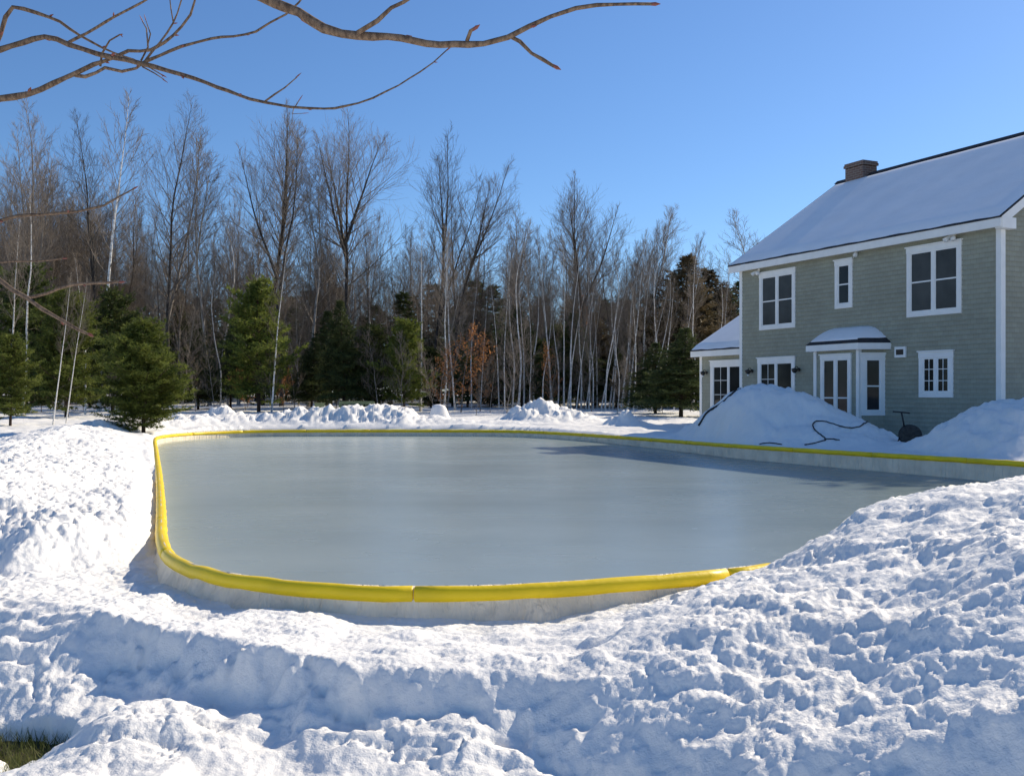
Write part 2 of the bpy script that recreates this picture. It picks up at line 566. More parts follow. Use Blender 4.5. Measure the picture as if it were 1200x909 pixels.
top_pts = [(-3.2, 6.6, .30), (-2.6, 6.3, .27), (-1.9, 5.95, .30), (-1.0, 5.6, .295), (-.3, 5.52, .295), (.4, 5.62, .31), (1.0, 5.9, .36), (1.5, 6.15, .42)]
top_pts += G((0, 690, .31), (140, 695, .29), (270, 718, .285), (400, 740, .285), (480, 744, .29), (640, 732, .31), (720, 715, .36),
             (20, 712, .40), (120, 722, .39), (170, 742, .37), (300, 765, .355), (400, 785, .34), (500, 795, .33), (560, 770, .34), (650, 760, .34),
             (620, 805, .31), (700, 835, .30), (800, 858, .29), (900, 886, .29),
             (750, 722, .42), (800, 700, .46), (860, 690, .5), (700, 770, .36), (800, 770, .40), (900, 760, .45), (1000, 800, .44), (1000, 700, .6), (950, 645, .60), (1000, 640, .68),
             (1030, 597, .82), (1100, 584, .87), (1200, 566, .96), (1100, 800, .5), (1100, 700, .68), (1100, 620, .82), (1200, 850, .47), (1200, 650, .86))
top_pts += [(4.6, 6.9, 1.0), (4.5, 5.0, .95), (3.5, 3.5, .6), (2.5, 2.2, .3), (6.5, 7.5, 1.0), (6.5, 5, .8), (1.6, 2.8, .25), (5.5, 3, .4), (9, 8, .8), (10, 5, .4),
            (-4.5, 6.3, .42), (-4.3, 5.2, .42), (-6, 5.5, .45), (-8, 6, .5)]
TOP = tps(top_pts)
floor_pts = G((110, 793, .18), (200, 815, .15), (350, 835, .17), (400, 846, .165), (480, 857, .17), (560, 862, .18), (20, 785, .22), (60, 815, .14), (10, 760, .27), (60, 770, .25), (130, 815, .13), (150, 833, .10),
              (30, 828, .10), (30, 852, .07), (110, 852, .14), (180, 852, .17), (215, 864, .145), (250, 880, .12), (290, 902, .09), (66, 880, .05), (40, 893, .02), (10, 893, .02), (20, 903, .04), (95, 880, .13), (150, 888, .12),
              (700, 890, .12), (640, 855, .14), (260, 842, .11), (330, 866, .11), (450, 899, .10), (400, 893, .10), (560, 896, .12))
floor_pts += [(-2.4, 3.8, .05), (-1.2, 3.4, .12), (-.5, 3.1, .10), (.3, 3.0, .10), (1.0, 2.7, .10), (-2.9, 4.4, .04), (-3, 3.5, .05), (0, 2, .05), (-3, 1.5, .05), (2, 1.5, .05), (-4, 5, .2), (-5, 4.5, .1)]
FLOOR = tps(floor_pts)
CUT = catmull([(-6, 5.9, 0), (-4, 5.75, 0), (-3.0, 5.45, 0), (-2.55, 5.30, 0), (-2.19, 5.06, 0), (-1.79, 4.82, 0), (-1.16, 4.50, 0), (-.73, 4.28, 0), (-.36, 4.2, 0), (.05, 4.12, 0), (.36, 3.84, 0),
               (.63, 3.68, 0), (.92, 3.43, 0), (1.4, 3.0, 0), (2.2, 2.0, 0), (3.5, .5, 0), (6, -2, 0)], False, 0.12)
CUTN = np.array([(p.x, p.y) for p in CUT])


def cut_dist(x, y):
    """signed distance to the edge of the cut path, positive on the camera's side"""
    best = np.full(x.shape, 1e9); sg = np.ones(x.shape)
    for i in range(len(CUTN) - 1):
        a, b = CUTN[i], CUTN[i + 1]
        ex, ey = b - a
        t = np.clip(((x - a[0]) * ex + (y - a[1]) * ey) / (ex * ex + ey * ey), 0, 1)
        qx, qy = x - a[0] - t * ex, y - a[1] - t * ey
        d = qx * qx + qy * qy
        k = d < best
        best = np.where(k, d, best)
        sg = np.where(k, np.where(ex * qy - ey * qx > 0, -1.0, 1.0), sg)
    return np.sqrt(best) * sg


def base_z(X, Y):
    r = np.hypot(X, Y)
    b = np.interp(r, [0, 4, 8, 15, 28, 35, 45, 60, 100, 160, 900], [.05, .08, .25, .30, .38, .46, .56, .72, 1.15, 1.5, 1.5])
    return b


GRASS_C, GRASS_R = (-2.26, 4.30), (0.36, 0.17)


def prof(X, pts):
    return np.interp(X, [p[0] for p in pts], [p[1] for p in pts])


def terrain(X, Y):
    d, zb = rink_dist(X, Y)
    n_big = fbm(X * .55, Y * .55, 3, 4)
    base = base_z(X, Y) + n_big * .07 * smooth01((np.hypot(X, Y) - 8) / 6)
    comps = []
    fade = smooth01(d / .5)
    # 0 bank along the left side
    crest = .80 + .12 * fbm(X * .3, Y * .3, 21, 2)
    wl = np.interp(d, [0, .06, .3, 1.0, 1.85, 2.7, 3.8, 5.2], [-.05, -.03, .10, .28, .44, .30, .08, -.12])
    hl = zb + wl * (crest / .82) - .0
    foot = Y - (6.25 + np.clip(X + 3.4, 0, 2) * 1.7) + .5 * vnoise(X * 1.3, Y * 1.3, 72)
    ml = smooth01(foot / 1.5) * smooth01((31.0 - Y) / 7.0) * (X < -1.2)
    comps.append(np.where((d > 0) & (X < -1.2), base + (hl - base) * ml, -9))
    # 1 bank behind the far end
    cz = prof(X, [(-14, .50), (-12.2, .60), (-11.5, .70), (-9.3, .66), (-7.9, .82), (-7.0, 1.0), (-6.1, 1.06), (-4.9, 1.09), (-3.8, 1.05), (-3.3, .80), (-2.4, .64), (-1.2, .55), (1, .5), (3, .47), (5, .4)])
    rise = np.interp(d, [0, .1, .5, 1.5, 2.2, 3.4, 5], [0, .10, .35, 1, .95, .4, 0])
    hb = zb - .06 + (cz - zb + .06) * rise
    comps.append(np.where((d > 0) & (Y > 27.5), np.where(d < 1.5, hb, np.minimum(hb, base + (cz - base) * rise)), -9))

    def peak(x0, y0, zt, rl, rr, ry, p=1.0, rb=None):
        b0 = base
        rx = np.where(X < x0, rl, rr)
        q = np.sqrt(((X - x0) / rx) ** 2 + ((Y - y0) / np.where(Y < y0, ry, rb or ry)) ** 2)
        return np.where(q < 1.6, b0 - .05 + (zt - b0 + .05) * np.exp(-(q * 1.55) ** (2 * p)) * 1.0, -9)
    comps.append(peak(-11.35, 40, 1.03, 1.7, .95, 1.6, .62))                      # 2 small peak
    comps.append(peak(-2.8, 37.6, 1.12, .52, .66, .5, 2.2))                        # 3 slab
    c3 = np.maximum(peak(.92, 37.2, 1.34, 1.5, 2.4, 1.7, .75), peak(2.2, 36.9, 1.0, 1.2, 1.4, 1.2, .8))
    comps.append(c3)                                                              # 4 peaked mound
    comps.append(peak(3.85, 33.2, .74, 1.3, 1.2, 1.0, .9))                           # 5 little one
    # 6 big heap before the house
    pe = prof(X, [(2.5, .40), (3.6, .58), (4.2, .56), (4.6, .84), (5.0, 1.22), (5.35, 1.50), (5.65, 1.66), (6.03, 1.74), (6.45, 1.68), (6.9, 1.54), (7.4, 1.31), (8.0, 1.0), (8.4, .76), (8.75, .46), (9.05, .24), (9.4, .1)])
    yc = 24.1 - .25 * np.clip(X - 6, -4, 4)
    qy = (Y - yc) / np.where(Y < yc, 2.4, 2.6)
    comps.append(np.where((np.abs(qy) < 1.8) & (X > 2.4) & (X < 9.5), base + (pe - base) * np.exp(-(np.abs(qy) * 1.3) ** 2.2) * smooth01(d / .7), -9))
    # 7 heap at the right edge
    pf = prof(X, [(7.3, .1), (7.7, .34), (8.05, .60), (8.35, .88), (8.6, 1.04), (8.85, 1.22), (9.2, 1.35), (9.7, 1.43), (10.6, 1.52), (11.8, 1.45), (13, 1.2), (14.5, .6), (15.5, .3)])
    qy = (Y - 19.0 + .35 * np.clip(X - 10, 0, 5)) / np.where(Y < 19, 2.2, 2.2)
    comps.append(np.where((np.abs(qy) < 1.8) & (X > 7.1), base + (pf - base) * np.exp(-(np.abs(qy) * 1.3) ** 2.4) * smooth01(d / .7), -9))
    # 8 low shoulder along the right-hand boards
    sh = np.interp(d, [0, .1, .4, 1.2, 2.5], [-.1, -.07, -.02, .02, -.1])
    comps.append(np.where((d > 0) & (X > -1) & (Y > 12), zb + sh, -9))

    # near snow: TPS top with the cut path
    near = Y < 9.5
    h = base.copy()
    lab = np.full(X.shape, -1)
    for i, c in enumerate(comps):
        k = c > h + .0
        lab = np.where(c > h + .05, i, lab)
        h = np.maximum(h, c)
    # a soft union keeps creases natural
    wob_x = X + .22 * vnoise(X * 2.2, Y * 2.2, 51) + .06 * vnoise(X * 9, Y * 9, 52) + .03 * vnoise(X * 24, Y * 24, 57)
    wob_y = Y + .22 * vnoise(X * 2.2, Y * 2.2, 53) + .06 * vnoise(X * 9, Y * 9, 54) + .03 * vnoise(X * 24, Y * 24, 58)
    e = np.full(X.shape, -9.0)
    e[near] = cut_dist(wob_x[near], wob_y[near])
    tn = np.zeros_like(X); fn = np.zeros_like(X)
    tn[near] = TOP(X[near], Y[near]); fn[near] = FLOOR(X[near], Y[near])
    fn = np.clip(fn, .02, .6)
    # the sunny pile ends in a small step over the flatter berm
    sx, sy = X - .66, Y - 5.0
    sd_ = (sx * .80 - sy * .60) + .12 * vnoise(X * 3, Y * 3, 91) + .05 * vnoise(X * 9, Y * 9, 92)
    tn = tn + (smooth01(sd_ / .16) - .35) * .10 * np.exp(-((sx * .6 + sy * .8) / .75) ** 2) * smooth01((1.4 - np.abs(sd_)) / .9)
    tn = np.clip(tn, .1, 1.15)
    wid = np.interp(X, [-2.9, -2.3, -2.0, -.8, 0, .8], [.9, .6, .2, .15, .30, .6]) * (1 + .9 * vnoise(X * 2.1, Y * 2.1, 71))
    s = smooth01(e / wid + .5)
    hn = tn * (1 - s) + fn * s
    # keep the berm's cut face steep but the trench in front of the boards open
    wy = 1 - smooth01((Y - np.where(X < 0, 6.9, 8.2)) / 1.4)
    wx = 1 - smooth01((np.abs(X) - 8) / 4)
    w = wy * wx * (Y > 0)
    left_ok = lab == 0
    hh = np.where(left_ok, np.maximum(h, hn * w + h * (1 - w)), hn * w + h * (1 - w))
    h = hh
    # lower the snow right at the front boards so the liner shows
    front = (X > -2.6) & (X < 1.3) & (Y < 7.3) & (d < .5)
    # ---- labels for near parts
    pile = near & (d > 0) & (X > .45 + .3 * n_big) & (e < .05) & (tn > .37) & (lab != 0)
    berm = near & (X <= .45 + .3 * n_big) & (e < .12) & (Y < 5.9 + .35 * np.clip(-X - 1.2, 0, 3)) & (d > .42) & (lab != 0) & (X > -4.2)
    lab = np.where(pile & (X < 9), 9, lab)
    lab = np.where(berm, 10, lab)
    # ---- roughness
    far = np.hypot(X, Y)
    isbank = (lab == 0)
    amp = np.where(isbank, 1.0, 0)
    z = h.copy()
    # granular blown snow on banks
    l1 = lumps(X * 3.1, Y * 3.1, 5); l2 = lumps(X * 7.3, Y * 7.3, 6); l3 = lumps(X * 17, Y * 17, 7); l4 = lumps(X * 36, Y * 36, 8)
    f1 = fbm(X * 1.6, Y * 1.6, 31, 4); f2 = fbm(X * 6, Y * 6, 33, 4)
    mask = smooth01(.5 + 2.2 * fbm(X * .8, Y * .8, 41, 3))
    mask2 = smooth01(.5 + 2.5 * fbm(X * 2.2 + 9, Y * 2.2, 42, 3))
    rid = np.abs(vnoise(X * 1.9, Y * 1.9, 61)) + .5 * np.abs(vnoise(X * 4.1, Y * 4.1, 62))
    gran = l1 * .018 + l2 * .034 * mask2 + l3 * .036 + l4 * .018 + f1 * .10 + rid * .05
    e1 = lumps(X * 2.6 + .8 * f1, Y * 4.6, 81, .65, .35); e2 = lumps(X * 5.5 + f2, Y * 10.5, 82, .65, .35); e3 = lumps(X * 13 + f2, Y * 24, 83, .6, .4)
    pk = .45 + .55 * smooth01((X - .1) / 1.2)
    fa = fbm(X * 3.4, Y * 7.5, 97, 5, .55)
    wx_ = X + .05 * f2 + .10 * f1; wy_ = Y + .04 * vnoise(X * 5, Y * 5, 96)
    bl = billow(wx_ * 4.1, wy_ * 7.6, 81) - .75
    bl2 = billow(wx_ * 11, wy_ * 19, 85, 3) - .65
    soft = bl * .032 * (.30 + .70 * mask2) * pk + bl2 * .014 * (.35 + .65 * mask) + fa * .030 * (.35 + .65 * pk) + (l4 - .4) * .004 + f1 * .085 + f2 * .020 * pk
    ter = np.abs(((z * 13 + 2.6 * f1 + 1.6 * f2) % 1) - .5) * .022
    floor_ = (e2 - .6) * .05 * smooth01((fn - .10) / .05) + (e3 - .6) * .03 * smooth01((fn - .10) / .05) + f1 * .05 + f2 * .034 + (l2 - .4) * .020 * mask + (l3 - .4) * .010 * mask2 + (rid - .35) * .045
    heap = f1 * .16 + (l1 - .4) * .06 * mask2 + f2 * .05 + (l2 - .4) * .035 * mask
    far_heap = f1 * .26 + (rid - .35) * .20 + (l1 - .4) * .09 + (l2 - .4) * .09 + (l3 - .4) * .03 + f2 * .09
    flat = f1 * .05 + f2 * .014 + l2 * .008 + rid * .02
    # each roughness fades into the next
    wt = 1 - smooth01((far - 7.5) / 2.5)
    wp = smooth01((X - .1 + .5 * f1) / .9)
    dn_near = (soft + ter * wp) * (1 - s) + floor_ * s
    wbank = smooth01((h - base) / .22) * (X < -1.2) * (d < 5.5) * (d > 0) * smooth01((Y - 6.3) / 1.2) * (Y < 32)
    wheap = smooth01((h - base) / .3)
    dn_far = np.where((lab == 6) | (lab == 7), flat * (1 - wheap) + heap * wheap, np.where((lab == 1) | (lab == 2) | (lab == 4) | (lab == 5), flat * (1 - wheap) + far_heap * wheap, np.where(lab == 3, f2 * .06, flat)))
    face = near * smooth01((s - .03) / .2) * smooth01((.97 - s) / .2)
    dn_near = dn_near * (1 - .4 * face) + face * .035 * (vnoise(X * 7, Y * 16, 98) + .6 * vnoise(X * 17, Y * 34, 99))
    dn = dn_near * wt + dn_far * (1 - wt)
    dn = dn * (1 - wbank) + gran * wbank
    # near the boards, fade the noise so that nothing pokes through
    kb = smooth01((d - .02) / .16)
    z = z + dn * (.15 + .85 * kb) + .03 * (1 - kb) * (wbank > .3) * vnoise(X * 5, Y * 5, 95)
    lim = np.where(d < .25, zb + .005 + np.clip(d, 0, 1) * .5, 99)
    z = np.minimum(z, lim)
    # bare grass patch
    g = ((X - GRASS_C[0]) / GRASS_R[0]) ** 2 + ((Y - GRASS_C[1]) / GRASS_R[1]) ** 2 + .9 * f2 + .3 * f1
    z = np.where(g < 2.2, -.03 + (z + .03) * smooth01((g - .75) / .5), z)
    # under the house and the ice
    z = np.where(d < 0, np.minimum(z, zb - .0 - np.clip(-d, 0, .2) * 4), z)
    z = np.where(d < -.05, -.12, z)
    return z, lab, d


NAMES = {-1: ('snow_ground', 'structure'), 8: ('snow_ground', 'structure'),
         0: ('snow_bank', 'long granular snow bank heaped against the left side of the rink', 'snow bank'),
         1: ('snow_bank', 'low lumpy snow bank running behind the far yellow edge of the rink', 'snow bank'),
         2: ('snow_mound', 'small pointed snow mound at the foot of the dark woods, beside the lone pine', 'snow mound'),
         3: ('snow_block', 'upright grey-white block of snow standing at the end of the far bank', 'snow block'),
         4: ('snow_mound', 'tall sunlit snow mound with a sharp ridge behind the far right rink corner', 'snow mound'),
         5: ('snow_mound', 'tiny sunlit snow mound between the ridged mound and the house heap', 'snow mound'),
         6: ('snow_mound', 'big smooth shaded snow heap before the house doors with a black hose on it', 'snow mound'),
         7: ('snow_mound', 'smooth shaded snow heap below the right corner of the house', 'snow mound'),
         9: ('snow_pile', 'large bumpy sunlit snow pile rising over the near right edge of the rink', 'snow pile'),
         10: ('snow_berm', 'low snow berm with a steep shaded cut face in front of the rink', 'snow berm')}


def build_terrain():
    th = np.concatenate([np.arange(-180, -62, 4.0), np.arange(-62, -32, .6), np.arange(-32, 32, .085), np.arange(32, 62, .6), np.arange(62, 180.1, 4.0)])
    th = np.radians(th)
    rr = np.concatenate([[0.02, .4, .8, 1.2, 1.6, 2.0], np.exp(np.arange(math.log(2.3), math.log(50), .0046)), np.exp(np.arange(math.log(50.3), math.log(900), .05))])
    T, Rr = np.meshgrid(th, rr)
    X, Y = Rr * np.sin(T), Rr * np.cos(T)
    Z, lab, d = terrain(X, Y)
    nr, nc = X.shape
    P = np.stack([X, Y, Z], -1)
    du = np.gradient(P, axis=1); dv = np.gradient(P, axis=0)
    Nn = np.cross(du, dv)
    Nn /= np.maximum(np.linalg.norm(Nn, axis=-1, keepdims=True), 1e-12)
    Nn *= np.sign(Nn[..., 2:3] + 1e-9)
    idx = np.arange(nr * nc).reshape(nr, nc)
    q = np.stack([idx[:-1, :-1], idx[:-1, 1:], idx[1:, 1:], idx[1:, :-1]], -1).reshape(-1, 4)
    dq = np.minimum.reduce([d[:-1, :-1], d[:-1, 1:], d[1:, 1:], d[1:, :-1]]).ravel()
    lq = lab[:-1, :-1].ravel().copy()
    lq[lq == 8] = -1
    keep = dq > .004
    q, lq = q[keep], lq[keep]
    Pf, Nf = P.reshape(-1, 3), Nn.reshape(-1, 3)
    for L in sorted(set(lq.tolist())):
        sel = q[lq == L]
        if len(sel) < 12:
            continue
        used, inv = np.unique(sel, return_inverse=True)
        inv = inv.reshape(-1)
        me = bpy.data.meshes.new(NAMES[L][0])
        me.vertices.add(len(used)); me.vertices.foreach_set('co', Pf[used].ravel().astype(np.float32))
        me.loops.add(len(inv)); me.loops.foreach_set('vertex_index', inv.astype(np.int32))
        me.polygons.add(len(sel)); me.polygons.foreach_set('loop_start', np.arange(0, len(inv), 4, dtype=np.int32))
        me.polygons.foreach_set('use_smooth', np.ones(len(sel), bool))
        me.materials.append(M['snow'])
        me.update(calc_edges=True)
        me.validate()
        me.normals_split_custom_set_from_vertices([tuple(v) for v in Nf[used]])
        o = link(NAMES[L][0], me)
        if L == -1:
            tag(o, 'trodden white snow covering the ground round the rink', kind='structure')
        else:
            tag(o, NAMES[L][1], NAMES[L][2])


def ground_z(x, y):
    z, _, _ = terrain(np.array([[float(x)]]), np.array([[float(y)]]))
    return float(z[0, 0])


build_terrain()


# ------------------------------------------------------------------ the rink
def build_rink():
    root = empty('ice_rink', (0, 0, 0))
    tag(root, 'backyard ice rink of smooth grey ice inside a yellow padded white border', 'ice rink')
    n = len(RINK)
    ice = MB()
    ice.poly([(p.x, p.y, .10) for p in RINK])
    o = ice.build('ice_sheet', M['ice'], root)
    # outward normals
    area = sum(RINK[i].x * RINK[(i + 1) % n].y - RINK[(i + 1) % n].x * RINK[i].y for i in range(n))
    sg = 1 if area > 0 else -1
    nor = []
    for i in range(n):
        t = RINK[(i + 1) % n] - RINK[i - 1]
        nor.append(Vector((t.y * sg, -t.x * sg, 0)).normalized())
    rnd = random.Random(4)
    ln = MB()
    rows = [(-.022, 'ice'), (-.022, .03), (.0, .05), (.022, .03), (.03, -.05), (.05, -.10), (.075, -.16), (.11, -.22), (.15, -.40)]
    k = len(rows)
    ss = 0
    for i in range(n):
        ss += (RINK[i] - RINK[i - 1]).length
        w = math.sin(ss * 9 + 2 * math.sin(ss * 2.3)) * .5 + math.sin(ss * 31 + 3 * math.sin(ss * 3.1)) * .5 + math.sin(ss * 1.3) * .6
        for j, (off, h) in enumerate(rows):
            z = .05 if h == 'ice' else RINK[i].z + h
            f = (j - 3) / 5 if j > 3 else 0
            p = RINK[i] + nor[i] * (off + f * .06 * w)
            ln.v.append((p.x, p.y, z))
    for i in range(n):
        i2 = (i + 1) % n
        for j in range(k - 1):
            q = (i * k + j, i2 * k + j, i2 * k + j + 1, i * k + j + 1)
            ln.f.append(q if sg > 0 else q[::-1])
    ln.build('liner', M['liner'], root, smooth=True)
    # padded bumper in lengths, split at the joints the photo shows
    cum = [0.0]
    for i in range(n):
        cum.append(cum[-1] + (RINK[(i + 1) % n] - RINK[i]).length)
    cuts = [0]
    last = 0
    for i in range(1, n):
        if cum[i] - last > 1.98:
            cuts.append(i); last = cum[i]
    if n - cuts[-1] < 8:
        cuts.pop()
    cuts = cuts + [n + cuts[0]]
    for a, b in zip(cuts[:-1], cuts[1:]):
        pts, rad = [], []
        for i in range(a, b + 1):
            p = RINK[i % n]
            wob = .002 * math.sin(i * 1.9) + rnd.uniform(-.002, .002)
            r = .049 + wob * .35
            if i in (a, b):
                r = .047
            pts.append(Vector((p.x + wob, p.y, p.z + wob * .8)))
            rad.append(r)
        # open joint: pull the ends a little apart
        e0 = (pts[1] - pts[0]).normalized(); e1 = (pts[-2] - pts[-1]).normalized()
        pts[0] = pts[0] + e0 * .002; pts[-1] = pts[-1] + e1 * .002
        pts.insert(1, pts[0] + e0 * .008); rad[0] = .040; rad.insert(1, .050)
        pts.insert(-1, pts[-1] + e1 * .008); rad[-1] = .040; rad.insert(-1, .050)
        m = MB(); m.tube([tuple(p) for p in pts], rad, 16, cap=True)
        m.build('bumper', M['yellow'], root, smooth=True)


build_rink()

# ------------------------------------------------------------------ grass patch
gp = MB()
rg = random.Random(9)
gp_s = MB()
ring = [(GRASS_C[0] + math.cos(t) * 1.0, GRASS_C[1] + math.sin(t) * .42, -.012) for t in [k * math.pi / 12 for k in range(24)]]
for k in range(5200):
    a, q = rg.uniform(0, 6.283), math.sqrt(rg.random())
    x, y = GRASS_C[0] + math.cos(a) * q * .85, GRASS_C[1] + math.sin(a) * q * .34
    h = rg.uniform(.02, .065); t = rg.uniform(0, 6.283); w = .0022
    lx, ly = rg.gauss(0, .022), rg.gauss(0, .022)
    c, s_ = math.cos(t) * w, math.sin(t) * w
    gp.tri((x - c, y - s_, -.012), (x + c, y + s_, -.012), (x + lx, y + ly, h))
go = gp.build('grass', M['grass'])
tag(go, 'patch of green brown winter grass bared through the snow', 'grass', kind='stuff')
gp_s.poly(ring)
so = gp_s.build('soil', M['soil'])
tag(so, 'bare soil under the patch of grass', kind='structure')


# ------------------------------------------------------------------ trees
def vadd(a, b, s=1.0):
    return (a[0] + b[0] * s, a[1] + b[1] * s, a[2] + b[2] * s)


def vnorm(a):
    l = math.sqrt(a[0] ** 2 + a[1] ** 2 + a[2] ** 2) or 1.0
    return (a[0] / l, a[1] / l, a[2] / l)


def shoot(rnd, p, d, L, k, up, wander):
    pts = [p]
    st = L / k
    for _ in range(k):
        d = vnorm((d[0] + rnd.gauss(0, wander), d[1] + rnd.gauss(0, wander), d[2] + up + rnd.gauss(0, wander)))
        p = vadd(p, d, st)
        pts.append(p)
    return pts


def side_dir(rnd, d, ang, az=None):
    d = vnorm(d)
    ref = (0, 0, 1) if abs(d[2]) < .9 else (1, 0, 0)
    u = vnorm((d[1] * ref[2] - d[2] * ref[1], d[2] * ref[0] - d[0] * ref[2], d[0] * ref[1] - d[1] * ref[0]))
    v = (d[1] * u[2] - d[2] * u[1], d[2] * u[0] - d[0] * u[2], d[0] * u[1] - d[1] * u[0])
    az = rnd.uniform(0, 6.283) if az is None else az
    c, s, ca, sa = math.cos(ang), math.sin(ang), math.cos(az), math.sin(az)
    return (d[0] * c + (u[0] * ca + v[0] * sa) * s, d[1] * c + (u[1] * ca + v[1] * sa) * s, d[2] * c + (u[2] * ca + v[2] * sa) * s)


def gen_tree(seed, H=18, r=.16, cs=.35, nprim=30, plen=4.0, forks=0, fork_at=.35, n2=8, n3=5, ang=(58, 32), lean=0.0, wander=.035, up=.09, tw=1.0, low=4):
    """bare broadleaf tree: (trunk mesh, crown mesh), unit base at the origin"""
    rnd = random.Random(seed)
    tr, cr = MB(), MB()
    stems = []
    d0 = vnorm((lean, 0, 1))
    K = 16
    main = shoot(rnd, (0, 0, -.25), d0, H + .25, K, .03, wander * 1.3)
    stems.append((main, r, 0.0))
    for f in range(forks):
        t = fork_at + rnd.uniform(-.10, .24)
        i = int(t * K)
        dd = side_dir(rnd, (0, 0, 1), R(rnd.uniform(9, 25)), f * 2.4 + rnd.uniform(-.5, .5) + seed)
        L = H * (1 - t) * rnd.uniform(.82, .98)
        kk = max(5, int(K * (1 - t)))
        stems.append((shoot(rnd, main[i], dd, L, kk, .05, wander), r * .62, t))
    for pts, rr, t0 in stems:
        k = len(pts) - 1
        rad = [max(rr * (1 - .93 * (i / k) ** .85), .006) for i in range(k + 1)]
        rad[0] *= 1.25 if t0 == 0 else 1
        tr.tube(pts, rad, 7 if t0 == 0 else 5)
    ga = rnd.uniform(0, 6)
    tot = sum(len(s[0]) for s in stems)
    for pts, rr, t0 in stems:
        k = len(pts) - 1
        npm = int(nprim * (1 if t0 == 0 else .62))
        c0 = max(0, (cs - t0) / (1 - t0))
        for b in range(npm):
            t = c0 + (1 - c0) * ((b + rnd.random()) / npm) ** .85
            t = min(t, .985)
            x = t * k; i = int(x); fx = x - i
            p = tuple(pts[i][q] * (1 - fx) + pts[min(i + 1, k)][q] * fx for q in range(3))
            T = (t - c0) / (1 - c0)
            ga += 2.4 + rnd.uniform(-.4, .4)
            a = R(ang[0] * (1 - T) + ang[1] * T + rnd.uniform(-10, 10))
            dd = side_dir(rnd, vnorm((pts[i + 1][0] - pts[i][0], pts[i + 1][1] - pts[i][1], pts[i + 1][2] - pts[i][2])), a, ga)
            L = plen * (.40 + .60 * math.sin(math.pi * min(1, T * .72 + .24))) * (1 - .72 * T ** 2.2) * rnd.uniform(.6, 1.12) * (1 if t0 == 0 else .8)
            rb = max(min(rr * (1 - t) * .45, .055), .012) * tw
            kk = 5
            bp = shoot(rnd, p, dd, L, kk, up, .07)
            cr.tube(bp, [max(rb * (1 - .85 * j / kk), .005) for j in range(kk + 1)], 4)
            m2 = max(2, int(n2 * L / plen + 1.5))
            for c in range(m2):
                t2 = .18 + .8 * (c + rnd.random()) / m2
                x2 = min(t2 * kk, kk - .01); i2 = int(x2); f2 = x2 - i2
                p2 = tuple(bp[i2][q] * (1 - f2) + bp[i2 + 1][q] * f2 for q in range(3))
                d2 = side_dir(rnd, (bp[i2 + 1][0] - bp[i2][0], bp[i2 + 1][1] - bp[i2][1], bp[i2 + 1][2] - bp[i2][2]), R(rnd.uniform(24, 48)))
                L2 = L * rnd.uniform(.32, .58) * (1.1 - .40 * t2) + .15
                k2 = 3
                b2 = shoot(rnd, p2, d2, L2, k2, .13, .10)
                r2 = max(rb * .42 * (1 - .5 * t2), .0075 * tw)
                cr.tube(b2, [r2, r2 * .75, r2 * .55, .0045 * tw], 3)
                for e in range(n3):
                    t3 = .2 + .8 * (e + rnd.random()) / n3
                    x3 = min(t3 * k2, k2 - .01); i3 = int(x3); f3 = x3 - i3
                    p3 = tuple(b2[i3][q] * (1 - f3) + b2[i3 + 1][q] * f3 for q in range(3))
                    d3 = side_dir(rnd, (b2[i3 + 1][0] - b2[i3][0], b2[i3 + 1][1] - b2[i3][1], b2[i3 + 1][2] - b2[i3][2]), R(rnd.uniform(20, 50)))
                    L3 = max(L2 * rnd.uniform(.35, .65), .28)
                    b3 = shoot(rnd, p3, d3, L3, 2, .16, .12)
                    cr.tube(b3, [.0062 * tw, .005 * tw, .003 * tw], 3)
    # a few dead stubs low on the trunk
    for b in range(low):
        t = rnd.uniform(.1, max(cs, .15)); x = t * K; i = int(x)
        bp = shoot(rnd, main[i], side_dir(rnd, (0, 0, 1), R(rnd.uniform(50, 85))), rnd.uniform(.5, 1.6), 3, .03, .12)
        cr.tube(bp, [.018, .012, .008, .004], 3)
        for e in range(3):
            cr.tube(shoot(rnd, bp[2], side_dir(rnd, vnorm((bp[2][0] - bp[1][0], bp[2][1] - bp[1][1], bp[2][2] - bp[1][2])), .6), .4, 2, .05, .1), [.006, .005, .003], 3)
    return tr, cr


